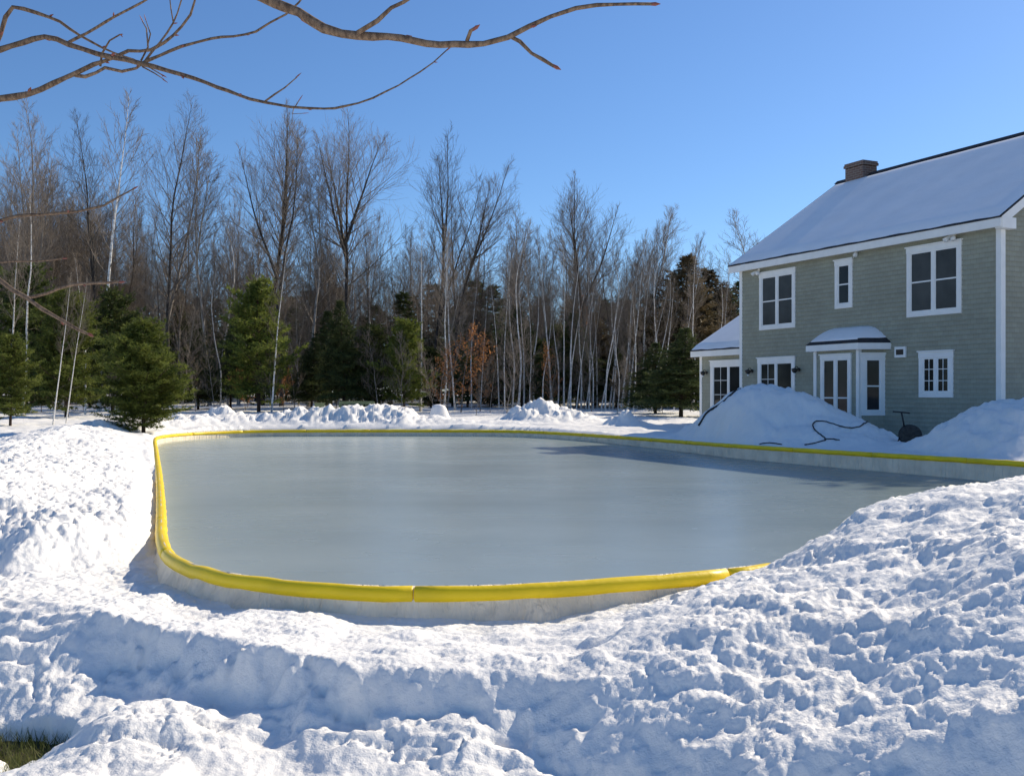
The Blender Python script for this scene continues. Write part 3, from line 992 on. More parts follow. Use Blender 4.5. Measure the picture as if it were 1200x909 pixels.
def gen_conifer(seed, H=4.6, Rm=1.75, start=.08, nbr=150, style='pine', tuft=.13, dens=1.0, bare=.0):
    rnd = random.Random(seed)
    tr, cr, tw = MB(), MB(), MB()
    K = 10
    lone = seed == 41
    st = shoot(rnd, (0, 0, -.2), (0, 0, 1), H + .2, K, .05, .02)
    tr.tube(st, [max(H * .017 * (1 - .93 * i / K), .008) for i in range(K + 1)], 7)
    ga = 0
    for b in range(nbr):
        t = start + (1 - start) * ((b + rnd.random()) / nbr) ** .92
        t = min(t, .99)
        x = t * K; i = min(int(x), K - 1); fx = x - i
        p = tuple(st[i][q] * (1 - fx) + st[i + 1][q] * fx for q in range(3))
        T = (t - start) / (1 - start)
        if style == 'pine':
            shape = (min(1, .60 + (1.0 if lone else 1.4) * T)) * (1 - T) ** .42 * (1 + .22 * math.sin(ga * 1.0 + T * 9))
            el = R(-4 + 42 * T + rnd.uniform(-12, 12)); up = .05
        elif style == 'hemlock':
            shape = (1 - T) ** .8
            el = R(12 - 8 * (1 - T) + rnd.uniform(-12, 10)); up = -.06
        else:
            shape = (1 - T) ** .75
            el = R(8 + 30 * T + rnd.uniform(-12, 12)); up = .07
        L = max(Rm * shape * (rnd.uniform(.42, 1.18) if style == 'pine' else rnd.uniform(.6, 1.12)), .12)
        ga += 2.4 + rnd.uniform(-.5, .5)
        dd = (math.cos(ga) * math.cos(el), math.sin(ga) * math.cos(el), math.sin(el))
        kk = 5
        bp = shoot(rnd, p, dd, L, kk, up, .06)
        cr_b = max(.006, .014 * L)
        tw.tube(bp, [cr_b * (1 - .8 * j / kk) for j in range(kk + 1)], 3)
        # side twigs in the branch plane
        nt = max(3, int(L / .11 * dens))
        for c in range(nt):
            t2 = .22 + .78 * (c + rnd.random()) / nt
            x2 = min(t2 * kk, kk - .01); i2 = int(x2); f2 = x2 - i2
            p2 = tuple(bp[i2][q] * (1 - f2) + bp[i2 + 1][q] * f2 for q in range(3))
            bd = vnorm((bp[i2 + 1][0] - bp[i2][0], bp[i2 + 1][1] - bp[i2][1], bp[i2 + 1][2] - bp[i2][2]))
            sd = 1 if c % 2 else -1
            lat = vnorm((-bd[1] * sd, bd[0] * sd, rnd.uniform(-.25, .35)))
            mixf = rnd.uniform(.5, .95)
            d2 = vnorm((bd[0] * (1 - mixf) + lat[0] * mixf, bd[1] * (1 - mixf) + lat[1] * mixf, bd[2] * (1 - mixf) + lat[2] * mixf + .08))
            L2 = L * rnd.uniform(.2, .38) * (1.25 - .8 * t2) + .08
            m2 = max(1, int(L2 / (tuft * .85)))
            for q in range(m2 + 1):
                c3 = vadd(p2, d2, L2 * (q + rnd.random() * .6) / (m2 + .5))
                for s_ in range(6):
                    nd = vnorm((d2[0] * .8 + rnd.gauss(0, .55), d2[1] * .8 + rnd.gauss(0, .55), d2[2] * .8 + rnd.gauss(.10, .5)))
                    ln = tuft * rnd.uniform(.7, 1.25)
                    sv = side_dir(rnd, nd, math.pi / 2)
                    w = tuft * (.10 if lone else .15)
                    e_ = vadd(c3, nd, ln)
                    cr.tri(vadd(c3, sv, -w), vadd(c3, sv, w), e_)
    return tr, cr, tw


print('protos')
PROTO = {}


def proto_tree(key, bark, twig, **kw):
    t, c = gen_tree(**kw)
    PROTO[key] = (t.mesh(key + '_trunk', M[bark], True), c.mesh(key + '_crown', M[twig], True), kw.get('H', 18))


# tall maples and ashes
proto_tree('vase', 'bark_dark', 'twig', seed=1, H=19, r=.20, cs=.26, nprim=34, plen=5.2, forks=3, fork_at=.36, n2=10, n3=6, ang=(46, 24), up=.055)
proto_tree('vase2', 'bark_dark', 'twig', seed=12, H=18, r=.18, cs=.28, nprim=32, plen=4.4, forks=2, fork_at=.38, n2=10, n3=6, ang=(44, 22), up=.06)
proto_tree('vase3', 'bark_dark', 'twig', seed=17, H=18, r=.17, cs=.30, nprim=32, plen=4.4, forks=3, fork_at=.40, n2=10, n3=6, ang=(48, 24), up=.06)
proto_tree('leader', 'bark_dark', 'twig', seed=3, H=19, r=.19, cs=.28, nprim=46, plen=4.6, forks=0, n2=9, n3=6, ang=(58, 28), up=.06)
proto_tree('leader2', 'bark_dark', 'twig', seed=5, H=18, r=.14, cs=.34, nprim=40, plen=3.6, forks=1, fork_at=.5, n2=9, n3=6, ang=(52, 28), up=.06)
proto_tree('multi', 'bark_grey', 'twig', seed=7, H=17, r=.15, cs=.22, nprim=36, plen=4.2, forks=4, fork_at=.2, n2=10, n3=7, ang=(42, 22), up=.06)
proto_tree('slim', 'bark_grey', 'twig', seed=8, H=15, r=.125, cs=.36, nprim=34, plen=2.7, n2=8, n3=6, ang=(50, 28), up=.06)
proto_tree('slim2', 'bark_dark', 'twig', seed=9, H=15, r=.10, cs=.30, nprim=36, plen=2.4, n2=8, n3=6, ang=(52, 28), up=.06, lean=.03)
proto_tree('slim3', 'bark_grey', 'twig', seed=10, H=14, r=.11, cs=.26, nprim=34, plen=2.8, forks=1, fork_at=.4, n2=8, n3=6, ang=(48, 26), up=.06, lean=-.02)
proto_tree('slim4', 'bark_grey', 'twig', seed=14, H=15, r=.12, cs=.20, nprim=40, plen=3.0, forks=2, fork_at=.3, n2=8, n3=6, ang=(50, 26), up=.06)
proto_tree('birch', 'birch', 'twig', seed=21, H=13, r=.11, cs=.42, nprim=32, plen=2.1, n2=7, n3=5, ang=(48, 26), wander=.02, low=7)
proto_tree('birch2', 'birch', 'twig', seed=22, H=13, r=.095, cs=.46, nprim=28, plen=1.9, n2=7, n3=5, ang=(45, 25), wander=.045, low=8)
proto_tree('birch3', 'birch', 'twig', seed=23, H=12, r=.085, cs=.36, nprim=30, plen=1.8, n2=7, n3=5, ang=(46, 25), wander=.03, lean=.05, low=8)
proto_tree('sapling', 'bark_grey', 'twig', seed=31, H=6, r=.03, cs=.15, nprim=26, plen=1.6, n2=6, n3=4, ang=(50, 28), wander=.04, low=2)


def plant(key, px, top, D, label, group=None, name='bare_tree', cat='tree', lean=0.0, rz=None, wide=1.0, rnd=random.Random(77), bary=None):
    x = (px - 600) / F * D
    y = D
    z = float(base_z(np.array([x]), np.array([y]))[0]) - .03
    Hh = EYE + (HZ - top) / F * D - z
    t, c, H0 = PROTO[key][:3]
    s = Hh / H0
    o = empty(name, (x, y, z), rnd.uniform(0, 6.28) if rz is None else rz)
    o.rotation_euler = (0, 0, o.rotation_euler.z)
    if lean:
        o.rotation_mode = 'QUATERNION'
        o.rotation_quaternion = Euler((0, lean, 0)).to_quaternion() @ Euler((0, 0, rnd.uniform(0, 6.28) if rz is None else rz)).to_quaternion()
    w = s * wide if s < 1.6 else s * wide
    o.scale = (w, w, s)
    link('trunk', t, o)
    link('crown', c, o)
    if len(PROTO[key]) > 3:
        link('branches', PROTO[key][3], o)
    tag(o, label, cat, group)
    return o


# the tall trees that stand out, by their place along the skyline
TALL = [
    ('multi', 38, 118, 58, 0, 1.0, 'brown fuzzy many-stemmed bare tree at the left end of the woods'),
    ('leader2', 106, 142, 60, 0, 1.0, 'dark forked bare tree just left of the white-trunked tall birch, left part of the woods'),
    ('leader', 198, 108, 60, 0, .85, 'very tall dark bare tree with one straight leader, standing over the lone pine'),
    ('slim', 181, 152, 62, 0, 1.1, 'paler slender bare tree touching the left side of the tall straight-leader tree'),
    ('slim3', 246, 162, 60, 0, 1.0, 'slim grey bare tree between the straight-leader tree and the broad many-forked one'),
    ('vase3', 306, 116, 62, 0, .95, 'broad dark many-forked bare tree above the big bright pine in the woods'),
    ('slim2', 330, 150, 60, 0, 1.3, 'narrow bare tree pressed against the right of the many-forked tree above the bright pine'),
    ('slim3', 361, 182, 58, 0, 1.0, 'thin bare tree in the gap between the two broadest bare crowns'),
    ('vase', 405, 128, 60, 0, 1.0, 'broadest vase-shaped bare tree, over the olive bench'),
    ('vase2', 503, 158, 62, 0, .85, 'dark bare tree with a forked trunk over the snow block'),
    ('vase2', 532, 176, 60, .03, .95, 'bare tree with long branches sweeping right, beside the fork-trunked tree over the snow block'),
    ('slim3', 619, 246, 58, 0, 1.1, 'lone small-topped bare tree in the dip of the skyline above the ridged snow mound'),
    ('vase3', 697, 206, 60, 0, 1.1, 'rounded bare tree highest in the right part of the woods'),
    ('slim', 738, 240, 58, .02, 1.2, 'slim bare tree at the right shoulder of the rounded bare tree'),
    ('birch', 762, 246, 55, .05, 1.0, 'right-leaning pale bare tree next to the tall brownish evergreen'),
    ('birch2', 866, 248, 62, 0, 1.5, 'fine-twigged bare tree peeping over the left end of the house roof'),
    ('slim2', 834, 298, 60, 0, 1.0, 'short bare tree top left of the house, before the second brownish evergreen'),
]
for key, px, top, D, lean, wide, label in TALL:
    plant(key, px, top, D, label, 'tall bare trees of the skyline', lean=lean, wide=wide)

# white birches
BIRCH = [
    ('birch', 116, 112, 50, .045, .9, 'tallest white birch, leaning right, at the left of the woods'),
    ('birch2', 26, 205, 40, .06, .9, 'white birch leaning right among the pines at the left edge'),
    ('birch', 10, 250, 42, .05, .8, 'white birch nearest the left edge of the woods'),
    ('birch', 62, 318, 33, .13, .62, 'left stem of the two pale leaning birches in front of the pines'),
    ('birch', 77, 325, 33.4, .125, .55, 'right stem of the two pale leaning birches in front of the pines'),
    ('birch3', 100, 300, 44, .06, .9, 'thin white birch just left of the lone pine'),
    ('birch2', 258, 300, 52, .0, .9, 'white birch trunk left of the big bright pine'),
    ('birch', 318, 290, 47, .05, .8, 'pale leaning birch before the big bright pine'),
    ('birch', 493, 262, 50, .02, .8, 'straight white birch right of the dark pines behind the snow block'),
    ('birch2', 520, 268, 50, .05, .8, 'white birch before the orange beech leaves'),
    ('birch3', 534, 262, 52, .03, .9, 'slender white birch amid the orange beech leaves'),
]
for key, px, top, D, lean, wide, label in BIRCH:
    plant(key, px, top, D, label, 'white birches', 'birch_tree', lean=lean, wide=wide)
rb = random.Random(5)
for px, ln in [(553, .04), (563, .06), (600, .05), (607, .07), (614, .02), (626, .01), (636, .02), (645, 0), (654, .01), (661, .0), (669, .03), (681, .0), (690, .01), (695, .0), (700, .01), (709, .05), (714, .10),
               (724, .04), (731, .08), (738, .10), (742, .12), (746, .14), (752, .10), (757, .16), (768, .08), (782, .12), (797, .10), (812, .05), (838, .04), (850, .02), (585, .03), (592, .06), (620, .05), (648, .03), (665, .06), (675, .02), (686, .05), (704, .08), (718, .06), (728, .11), (735, .13), (763, .12), (775, .09), (789, .15), (805, .08)]:
    plant(rb.choice(['birch', 'birch2', 'birch3', 'birch2']), px, rb.uniform(255, 335), rb.uniform(49, 56), 'thin white birch trunk in the stand right of the orange leaves', 'stand of thin white birches', 'birch_tree',
          lean=ln + rb.uniform(-.015, .015), wide=rb.uniform(.6, .9))

# crowd of thinner bare trees
SKY = [(-60, 220), (0, 215), (70, 215), (150, 210), (230, 225), (300, 225), (350, 235), (400, 240), (470, 245), (540, 240), (600, 262), (640, 275), (680, 262), (740, 262), (780, 290), (810, 330), (870, 330)]
rf = random.Random(17)
for i in range(9):
    plant('multi', -20 + 16 * i + rf.uniform(-6, 6), rf.uniform(175, 225), rf.uniform(60, 70), 'brownish many-stemmed bare tree behind the pines at the left edge', 'many-stemmed bare trees at the left', lean=rf.uniform(-.03, .03), wide=rf.uniform(.8, 1.0))
for i in range(165):
    px = -50 + 920 * (i + rf.random()) / 165
    D = rf.uniform(59, 84)
    sky = np.interp(px, [p[0] for p in SKY], [p[1] for p in SKY])
    plant(rf.choice(['slim', 'slim2', 'slim3', 'slim4', 'slim4', 'leader2', 'birch2']), px, sky + rf.uniform(0, 105), D, 'thin bare tree in the crowd of grey trunks filling the woods', 'crowd of thin bare trees', lean=rf.uniform(-.03, .04), wide=rf.uniform(.75, 1.15))
for i in range(46):
    px = -20 + 860 * (i + rf.random()) / 46
    D = rf.uniform(44, 58)
    plant('sapling', px, rf.uniform(360, 425), D, 'twiggy bare sapling at the edge of the woods', 'bare saplings', 'sapling', lean=rf.uniform(-.05, .08), wide=rf.uniform(.8, 1.3))


# ---- evergreens
def proto_con(key, mat, **kw):
    t, c, w = gen_conifer(**kw)
    PROTO[key] = (t.mesh(key + '_trunk', M['pine_bark'], True), c.mesh(key + '_crown', M[mat]), kw['H'], w.mesh(key + '_branches', M['pine_bark'], True))


proto_con('lone', 'needle_bright', seed=41, H=4.6, Rm=2.15, start=.09, nbr=270, style='pine', tuft=.16, dens=1.2)
proto_con('pine', 'needle', seed=42, H=4.6, Rm=1.8, start=.08, nbr=190, style='pine', tuft=.14)
proto_con('pine_b', 'needle_bright', seed=43, H=4.6, Rm=1.8, start=.14, nbr=190, style='pine', tuft=.14)
proto_con('hemlock', 'needle_deep', seed=44, H=6.0, Rm=2.3, start=.16, nbr=220, style='hemlock', tuft=.14)
proto_con('cedar', 'needle_brown', seed=45, H=7.0, Rm=2.3, start=.04, nbr=230, style='cedar', tuft=.16)

CON = [
    ('lone', 168, 382, 28.5, 1.16, 'lone full green pine in the open snow beyond the left corner of the rink', 'pine_tree'),
    ('pine_b', 303, 332, 48, .92, 'big bright olive-green pine, the tallest pine behind the far bank', 'pine_tree'),
    ('hemlock', 232, 385, 52, 1.0, 'dark evergreen between the lone pine and the big bright pine', 'hemlock_tree'),
    ('hemlock', 270, 372, 54, .9, 'dark evergreen hard against the left of the big bright pine', 'hemlock_tree'),
    ('hemlock', 404, 352, 50, .85, 'almost black evergreen behind the olive bench', 'hemlock_tree'),
    ('hemlock', 365, 395, 53, 1.0, 'low dark evergreen left of the olive bench', 'hemlock_tree'),
    ('pine', 440, 385, 50, 1.0, 'dark green pine just right of the olive bench', 'pine_tree'),
    ('pine_b', 474, 378, 49, .95, 'mid green pine left of the orange beech leaves', 'pine_tree'),
    ('pine_b', 12, 395, 33, 1.0, 'bright green pine cut by the left edge, lowest of the left pines', 'pine_tree'),
    ('pine', 30, 318, 46, 1.1, 'tall dark pine behind the leaning birches at the left edge', 'pine_tree'),
    ('pine_b', 78, 345, 40, 1.05, 'olive pine behind the two leaning birches', 'pine_tree'),
    ('pine', 132, 345, 47, 1.0, 'tall dark pine rising behind the lone pine', 'pine_tree'),
    ('hemlock', 186, 388, 52, 1.0, 'dark evergreen seen right behind the lone pine', 'hemlock_tree'),
    ('cedar', 790, 303, 56, 1.7, 'tall brownish pointed evergreen left of the house', 'cedar_tree'),
    ('cedar', 846, 316, 58, 1.7, 'second brownish pointed evergreen, touching the house roof', 'cedar_tree'),
    ('hemlock', 798, 384, 42, 1.55, 'dark evergreen in front of the side wing of the house', 'hemlock_tree'),
    ('hemlock', 768, 402, 46, 1.5, 'low dark evergreen left of the one before the side wing', 'hemlock_tree'),
]
for key, px, top, D, wide, label, nm in CON:
    plant(key, px, top, D, label, None, nm, wide=wide)
for xx, yy, hh in [(19.5, 28.0, 11.5), (23.0, 30.0, 12.5), (17.5, 31.0, 8.0)]:  # unseen pines, added to cast shade on the heap at the right edge
    plant('pine', 600 + xx / yy * F, HZ - (hh - EYE) / yy * F, yy, 'unseen green pine added behind the house to shade the right snow heap', 'added pines behind the house', 'pine_tree')
re_ = random.Random(23)
for px in [-30, 50, 105, 210, 330, 388, 420, 505, 548, 575, 592, 612, 632, 655, 676, 700, 722, 742, 758, 815, 838]:
    plant(re_.choice(['hemlock', 'hemlock', 'pine', 'cedar']), px, re_.uniform(352, 412), re_.uniform(56, 66), 'dark evergreen of the understory among the white birches and grey trunks', 'understory evergreens', 'evergreen_tree', wide=re_.uniform(.9, 1.3))


# ---- orange beeches
def gen_beech(seed):
    rnd = random.Random(seed)
    tr, cr = gen_tree(seed=seed, H=5.5, r=.045, cs=.12, nprim=18, plen=1.9, n2=5, n3=2, ang=(62, 40), low=0)
    lv = MB()
    for i in range(0, len(cr.v), 5):
        for _q in range(2):
            p = cr.v[i]
            nd = vnorm((rnd.gauss(0, 1), rnd.gauss(0, 1), rnd.gauss(-.5, 1)))
            s = side_dir(rnd, nd, math.pi / 2)
            L, w = rnd.uniform(.08, .14), rnd.uniform(.025, .045)
            p = vadd(cr.v[i], (rnd.gauss(0, .05), rnd.gauss(0, .05), rnd.gauss(0, .05)))
            q = vadd(p, nd, L * .5)
            lv.quad(p, vadd(q, s, w), vadd(p, nd, L), vadd(q, s, -w))
    return tr, cr, lv


t_, c_, l_ = gen_beech(61)
PROTO['beech'] = (t_.mesh('beech_trunk', M['bark_grey'], True), l_.mesh('beech_crown', M['beech']), 5.5, c_.mesh('beech_branches', M['twig'], True))
for px, top, D, wide, label in [(540, 385, 47.5, 1.1, 'orange-leaved beech with the most leaves, behind the slender white birch'), (563, 396, 48.5, 1.0, 'orange-leaved beech at the right of the densest orange one'),
                                (516, 408, 48, 1.0, 'sparse orange-leaved beech left of the densest orange one'), (288, 430, 49.5, 1.0, 'orange beech showing low behind the big bright pine'),
                                (332, 434, 49, .9, 'orange beech low between the big bright pine and the low dark evergreen'), (646, 405, 50, .8, 'small orange beech within the white birches'),
                                (690, 352, 62, .7, 'rusty leaved beech high behind the white birches')]:
    plant('beech', px, top, D, label, None, 'beech_tree', wide=wide)


# ---- the rest of the wood, far behind: one mass
def far_woods():
    rnd = random.Random(99)
    vs, fs, off = [], [], 0
    lv, lf, loff = [], [], 0
    low = []
    for k in range(4):
        t, c = gen_tree(seed=200 + k, H=15, r=.10, cs=.10, nprim=34, plen=2.9, n2=6, n3=3, ang=(56, 28), forks=k % 2, tw=1.4, up=.06)
        m = MB()
        n = len(t.v)
        m.v = t.v + c.v
        m.f = t.f + [tuple(q + n for q in f) for f in c.f]
        low.append((np.array(m.v), np.array(m.f)))
    cons = []
    for k in range(2):
        t, c, w = gen_conifer(seed=300 + k, H=6, Rm=2.0, start=.03, nbr=80, style='hemlock', tuft=.26, dens=.6)
        cons.append((np.array(c.v), np.array(c.f)))
    for i in range(150):
        px = -140 + 1080 * (i + rnd.random()) / 150
        D = rnd.uniform(78, 125)
        x, y = (px - 600) / F * D, D
        z = float(base_z(np.array([x]), np.array([y]))[0]) - .1
        sky = np.interp(px, [p[0] for p in SKY], [p[1] for p in SKY]) + rnd.uniform(55, 160)
        s = (EYE + (HZ - sky) / F * D - z) / 15
        v, f = low[rnd.randrange(4)]
        a = rnd.uniform(0, 6.28)
        ca, sa = math.cos(a), math.sin(a)
        w = v * s
        vs.append(np.stack([w[:, 0] * ca - w[:, 1] * sa + x, w[:, 0] * sa + w[:, 1] * ca + y, w[:, 2] + z], -1))
        fs.append(f + off); off += len(v)
    for i in range(150):
        px = -140 + 1080 * (i + rnd.random()) / 150
        D = rnd.uniform(66, 105)
        x, y = (px - 600) / F * D, D
        z = float(base_z(np.array([x]), np.array([y]))[0]) - .1
        s = (EYE + (HZ - rnd.uniform(350, 430)) / F * D - z) / 6
        v, f = cons[rnd.randrange(2)]
        a = rnd.uniform(0, 6.28); ca, sa = math.cos(a), math.sin(a)
        z += 1.3
        w = v * np.array([s * 1.5, s * 1.5, s])
        lv.append(np.stack([w[:, 0] * ca - w[:, 1] * sa + x, w[:, 0] * sa + w[:, 1] * ca + y, w[:, 2] + z], -1))
        lf.append(f + loff); loff += len(v)

    def mk(name, V, Fc, mat):
        V, Fc = np.concatenate(V), np.concatenate(Fc)
        k = Fc.shape[1]
        me = bpy.data.meshes.new(name)
        me.vertices.add(len(V)); me.vertices.foreach_set('co', V.ravel().astype(np.float32))
        me.loops.add(Fc.size); me.loops.foreach_set('vertex_index', Fc.ravel().astype(np.int32))
        me.polygons.add(len(Fc)); me.polygons.foreach_set('loop_start', np.arange(0, Fc.size, k, dtype=np.int32))
        me.materials.append(mat)
        me.update(calc_edges=True)
        return link(name, me)
    a = mk('far_woods', vs, fs, M['far_twig'])
    tag(a, 'mass of bare grey trunks and twigs deep in the woods', 'woods', kind='stuff')
    b = mk('far_evergreen_woods', lv, lf, M['needle_deep'])
    tag(b, 'dark mass of evergreens deep in the woods', 'woods', kind='stuff')


far_woods()
print('woods done')


# ------------------------------------------------------------------ tree overhead
def near_tree():
    root = empty('overhanging_tree', (-2.75, 2.7, 0))
    tag(root, 'bare budding tree reaching in from the left with smooth brown branches overhead', 'tree')
    tr = MB()
    T = [(-2.75, 2.7, -.3), (-2.78, 2.68, .8), (-2.72, 2.72, 1.6), (-2.66, 2.66, 2.3), (-2.55, 2.55, 3.0), (-2.5, 2.5, 3.8), (-2.4, 2.45, 4.6)]
    O = Vector((-2.75, 2.7, 0))
    loc = lambda p: tuple(Vector(p) - O)
    tr.tube([loc(p) for p in catmull(T, False, .15)], list(np.interp(np.linspace(0, 1, len(catmull(T, False, .15))), [0, 1], [.085, .03])), 14)
    tr.build('trunk', M['near_bark'], root, smooth=True)
    # branches: pixel course at a depth of its own, metres from the eye; widths in photo pixels
    B = [
        ('B1', (-2.66, 2.6, 2.35), [(-40, 66), (0, 58), (27, 50), (52, 43), (80, 52), (113, 63), (147, 70), (163, 74), (180, 78), (213, 88), (240, 97), (267, 107), (293, 116), (313, 120), (340, 125), (379, 128), (404, 125), (437, 115), (467, 100), (492, 85), (508, 73), (525, 58)], (2.5, 2.2), [7.5, 7.5, 7, 6.5, 5.5, 4.5, 3.5, 3, 2.2, 1.6]),
        ('B2', (-2.68, 2.62, 2.2), [(-40, 124), (0, 116), (33, 110), (63, 98), (90, 85), (110, 76), (133, 67), (150, 60), (177, 59), (193, 50), (213, 32), (223, 17), (228, 2), (232, -20)], (2.6, 2.45), [9, 9, 8.5, 7.5, 6, 5, 4.5, 4, 3.2, 2.6]),
        ('B2b', None, [(88, 88), (100, 90), (113, 85), (123, 80), (143, 84), (160, 80), (166, 75)], (2.56, 2.5), [5, 5, 4.5, 4, 4, 3]),
        ('B3', None, [(163, 76), (187, 65), (213, 55), (247, 45), (273, 43), (300, 37), (317, 27), (335, 17), (350, 3), (360, -10)], (2.42, 2.3), [4.5, 4.2, 3.6, 3.2, 2.8, 2.2]),
        ('B4', None, [(78, 51), (113, 33), (133, 20), (163, 5), (185, -8)], (2.48, 2.4), [4.2, 3.8, 3.2, 2.4]),
        ('B5', (-2.6, 2.6, 2.85), [(-5, 55), (0, 42), (7, 20), (15, 9), (43, 15), (70, 26), (93, 42), (133, 62), (157, 70), (190, 88)], (2.55, 2.5), [6, 5.5, 5, 4, 3.2, 2.6, 2, 1.6]),
        ('t1', None, [(118, 78), (120, 63), (128, 48), (137, 42), (141, 41)], (2.55, 2.5), [3, 2.6, 2.2, 1.6]),
        ('t2', None, [(165, 72), (173, 55), (171, 33), (167, 25)], (2.42, 2.4), [2.6, 2.2, 1.8, 1.2]),
        ('t3', None, [(173, 55), (176, 40), (171, 24)], (2.42, 2.4), [1.8, 1.6, 1]),
        ('t4', None, [(167, 75), (187, 50), (203, 28), (212, 3), (216, -10)], (2.42, 2.38), [3, 2.6, 2.2, 1.8]),
        ('t5', None, [(203, 28), (200, 10), (199, -5)], (2.4, 2.38), [1.8, 1.6, 1.4]),
        ('t6', None, [(167, 78), (180, 86), (192, 94)], (2.42, 2.4), [2, 1.6, 1.2]),
        ('t7', None, [(311, 119), (333, 103), (348, 90)], (2.36, 2.34), [2.6, 2.2, 1.4]),
        ('t8', None, [(345, 126), (351, 117)], (2.34, 2.33), [1.6, 1]),
        ('t9', None, [(345, 126), (343, 134), (355, 133)], (2.34, 2.33), [1.4, 1, .8]),
        ('C1', (-2.55, 2.5, 3.1), [(190, -60), (270, -22), (321, 4), (350, 15), (379, 33), (400, 40), (437, 42.5), (471, 45), (500, 52), (533, 52), (567, 51), (596, 44), (621, 31), (646, 20), (675, 10), (700, 6), (765, 5)], (1.95, 1.8), [17, 16, 15, 13, 12.5, 12, 10.5, 9.5, 9, 7.5, 6, 5, 4]),
        ('C1a', None, [(418, 39), (442, 25), (458, 10), (473, 3), (490, -8)], (1.88, 1.86), [7, 6, 5.5, 5]),
        ('C1b', None, [(547, 48), (552, 37), (556, 34)], (1.86, 1.85), [5.5, 5, 4.5]),
        ('C1c', None, [(600, 44), (609, 49), (623, 62), (635, 70), (650, 78)], (1.85, 1.83), [5.5, 5, 5, 5.5, 4]),
        ('D1', (-2.72, 2.7, 1.75), [(-60, 275), (0, 259), (21, 253), (50, 251), (79, 249), (106, 245), (121, 241), (140, 230), (157, 221)], (2.6, 2.5), [5, 4.8, 4.6, 4.2, 3.6, 3, 2]),
        ('D2', (-2.72, 2.7, 1.7), [(-60, 310), (0, 307), (34, 306), (61, 304.5), (74, 303)], (2.7, 2.65), [3, 2.8, 2.4, 2]),
        ('D3', (-2.74, 2.7, 1.65), [(-60, 286), (-30, 304), (0, 328), (16, 341), (32, 349), (50, 362), (71, 375), (92, 386), (105, 392)], (2.45, 2.35), [7, 6.5, 6, 5.5, 5, 4.5, 3.5]),
        ('D3b', None, [(30, 349), (55, 343.6), (69, 338), (84, 333.6), (111, 332), (141, 330.5)], (2.42, 2.36), [4.5, 4.2, 3.6, 3]),
    ]
    rnd = random.Random(3)
    for nm, start, pl, (d0, d1), wd in B:
        n = len(pl)
        pts = []
        if start:
            pts.append(Vector(start))
            # ease out of the trunk
        for i, (x, y) in enumerate(pl):
            D = d0 + (d1 - d0) * i / (n - 1)
            pts.append(at(x, y, D))
        cr = catmull(pts, False, .035)
        # arc-length radii
        tt = np.linspace(0, 1, len(cr))
        src = np.linspace(0, 1, len(wd))
        if start:
            first = min(range(len(cr)), key=lambda i: (cr[i] - pts[1]).length)
            tt = np.array([0 if i <= first else (i - first) / (len(cr) - 1 - first) for i in range(len(cr))])
        rad = []
        for i, p in enumerate(cr):
            r = float(np.interp(tt[i], src, wd)) / F * p.y * .44
            if start and i < first:
                r *= 1 + .6 * (1 - i / first)
            rad.append(r * (1 + .08 * math.sin(i * 2.1) + rnd.uniform(-.06, .06)))
        m = MB()
        # knots where buds sat
        m.tube([loc((p.x + rnd.uniform(-.0012, .0012), p.y, p.z + rnd.uniform(-.0012, .0012))) for p in cr], rad, 9, cap=True)
        bm = MB()
        step = 5 if rad[-1] > .002 else 4
        for i in range(step, len(cr), step + rnd.randint(0, 4)):
            if start and i < first:
                continue
            dirv = (cr[i] - cr[i - 1]).normalized()
            sd = Vector(side_dir(rnd, tuple(dirv), R(42)))
            r = rad[i]
            L = r * 1.6 + .006
            b = cr[i] + sd * r * .6
            bm.tube([loc(b), loc(b + sd * L * .45), loc(b + sd * L)], [r * .5, r * .55 + .0006, .0004], 6)
        e = cr[-1]
        dirv = (cr[-1] - cr[-2]).normalized()
        bm.tube([loc(e - dirv * .004), loc(e + dirv * .005), loc(e + dirv * .014)], [rad[-1], rad[-1] * 1.25, .0004], 7)
        nv, nf = len(m.v), len(m.f)
        m.v += bm.v
        m.f += [tuple(q + nv for q in f) for f in bm.f]
        br = m.build('branch', M['near_bark'], root, smooth=True)
        br.data.materials.append(M['bud'])
        for q in range(nf, len(m.f)):
            br.data.polygons[q].material_index = 1


near_tree()


# ------------------------------------------------------------------ the house
HOUSE = Vector((7.23, 31.5, 0))
HRZ = math.atan2(-.905, .425)


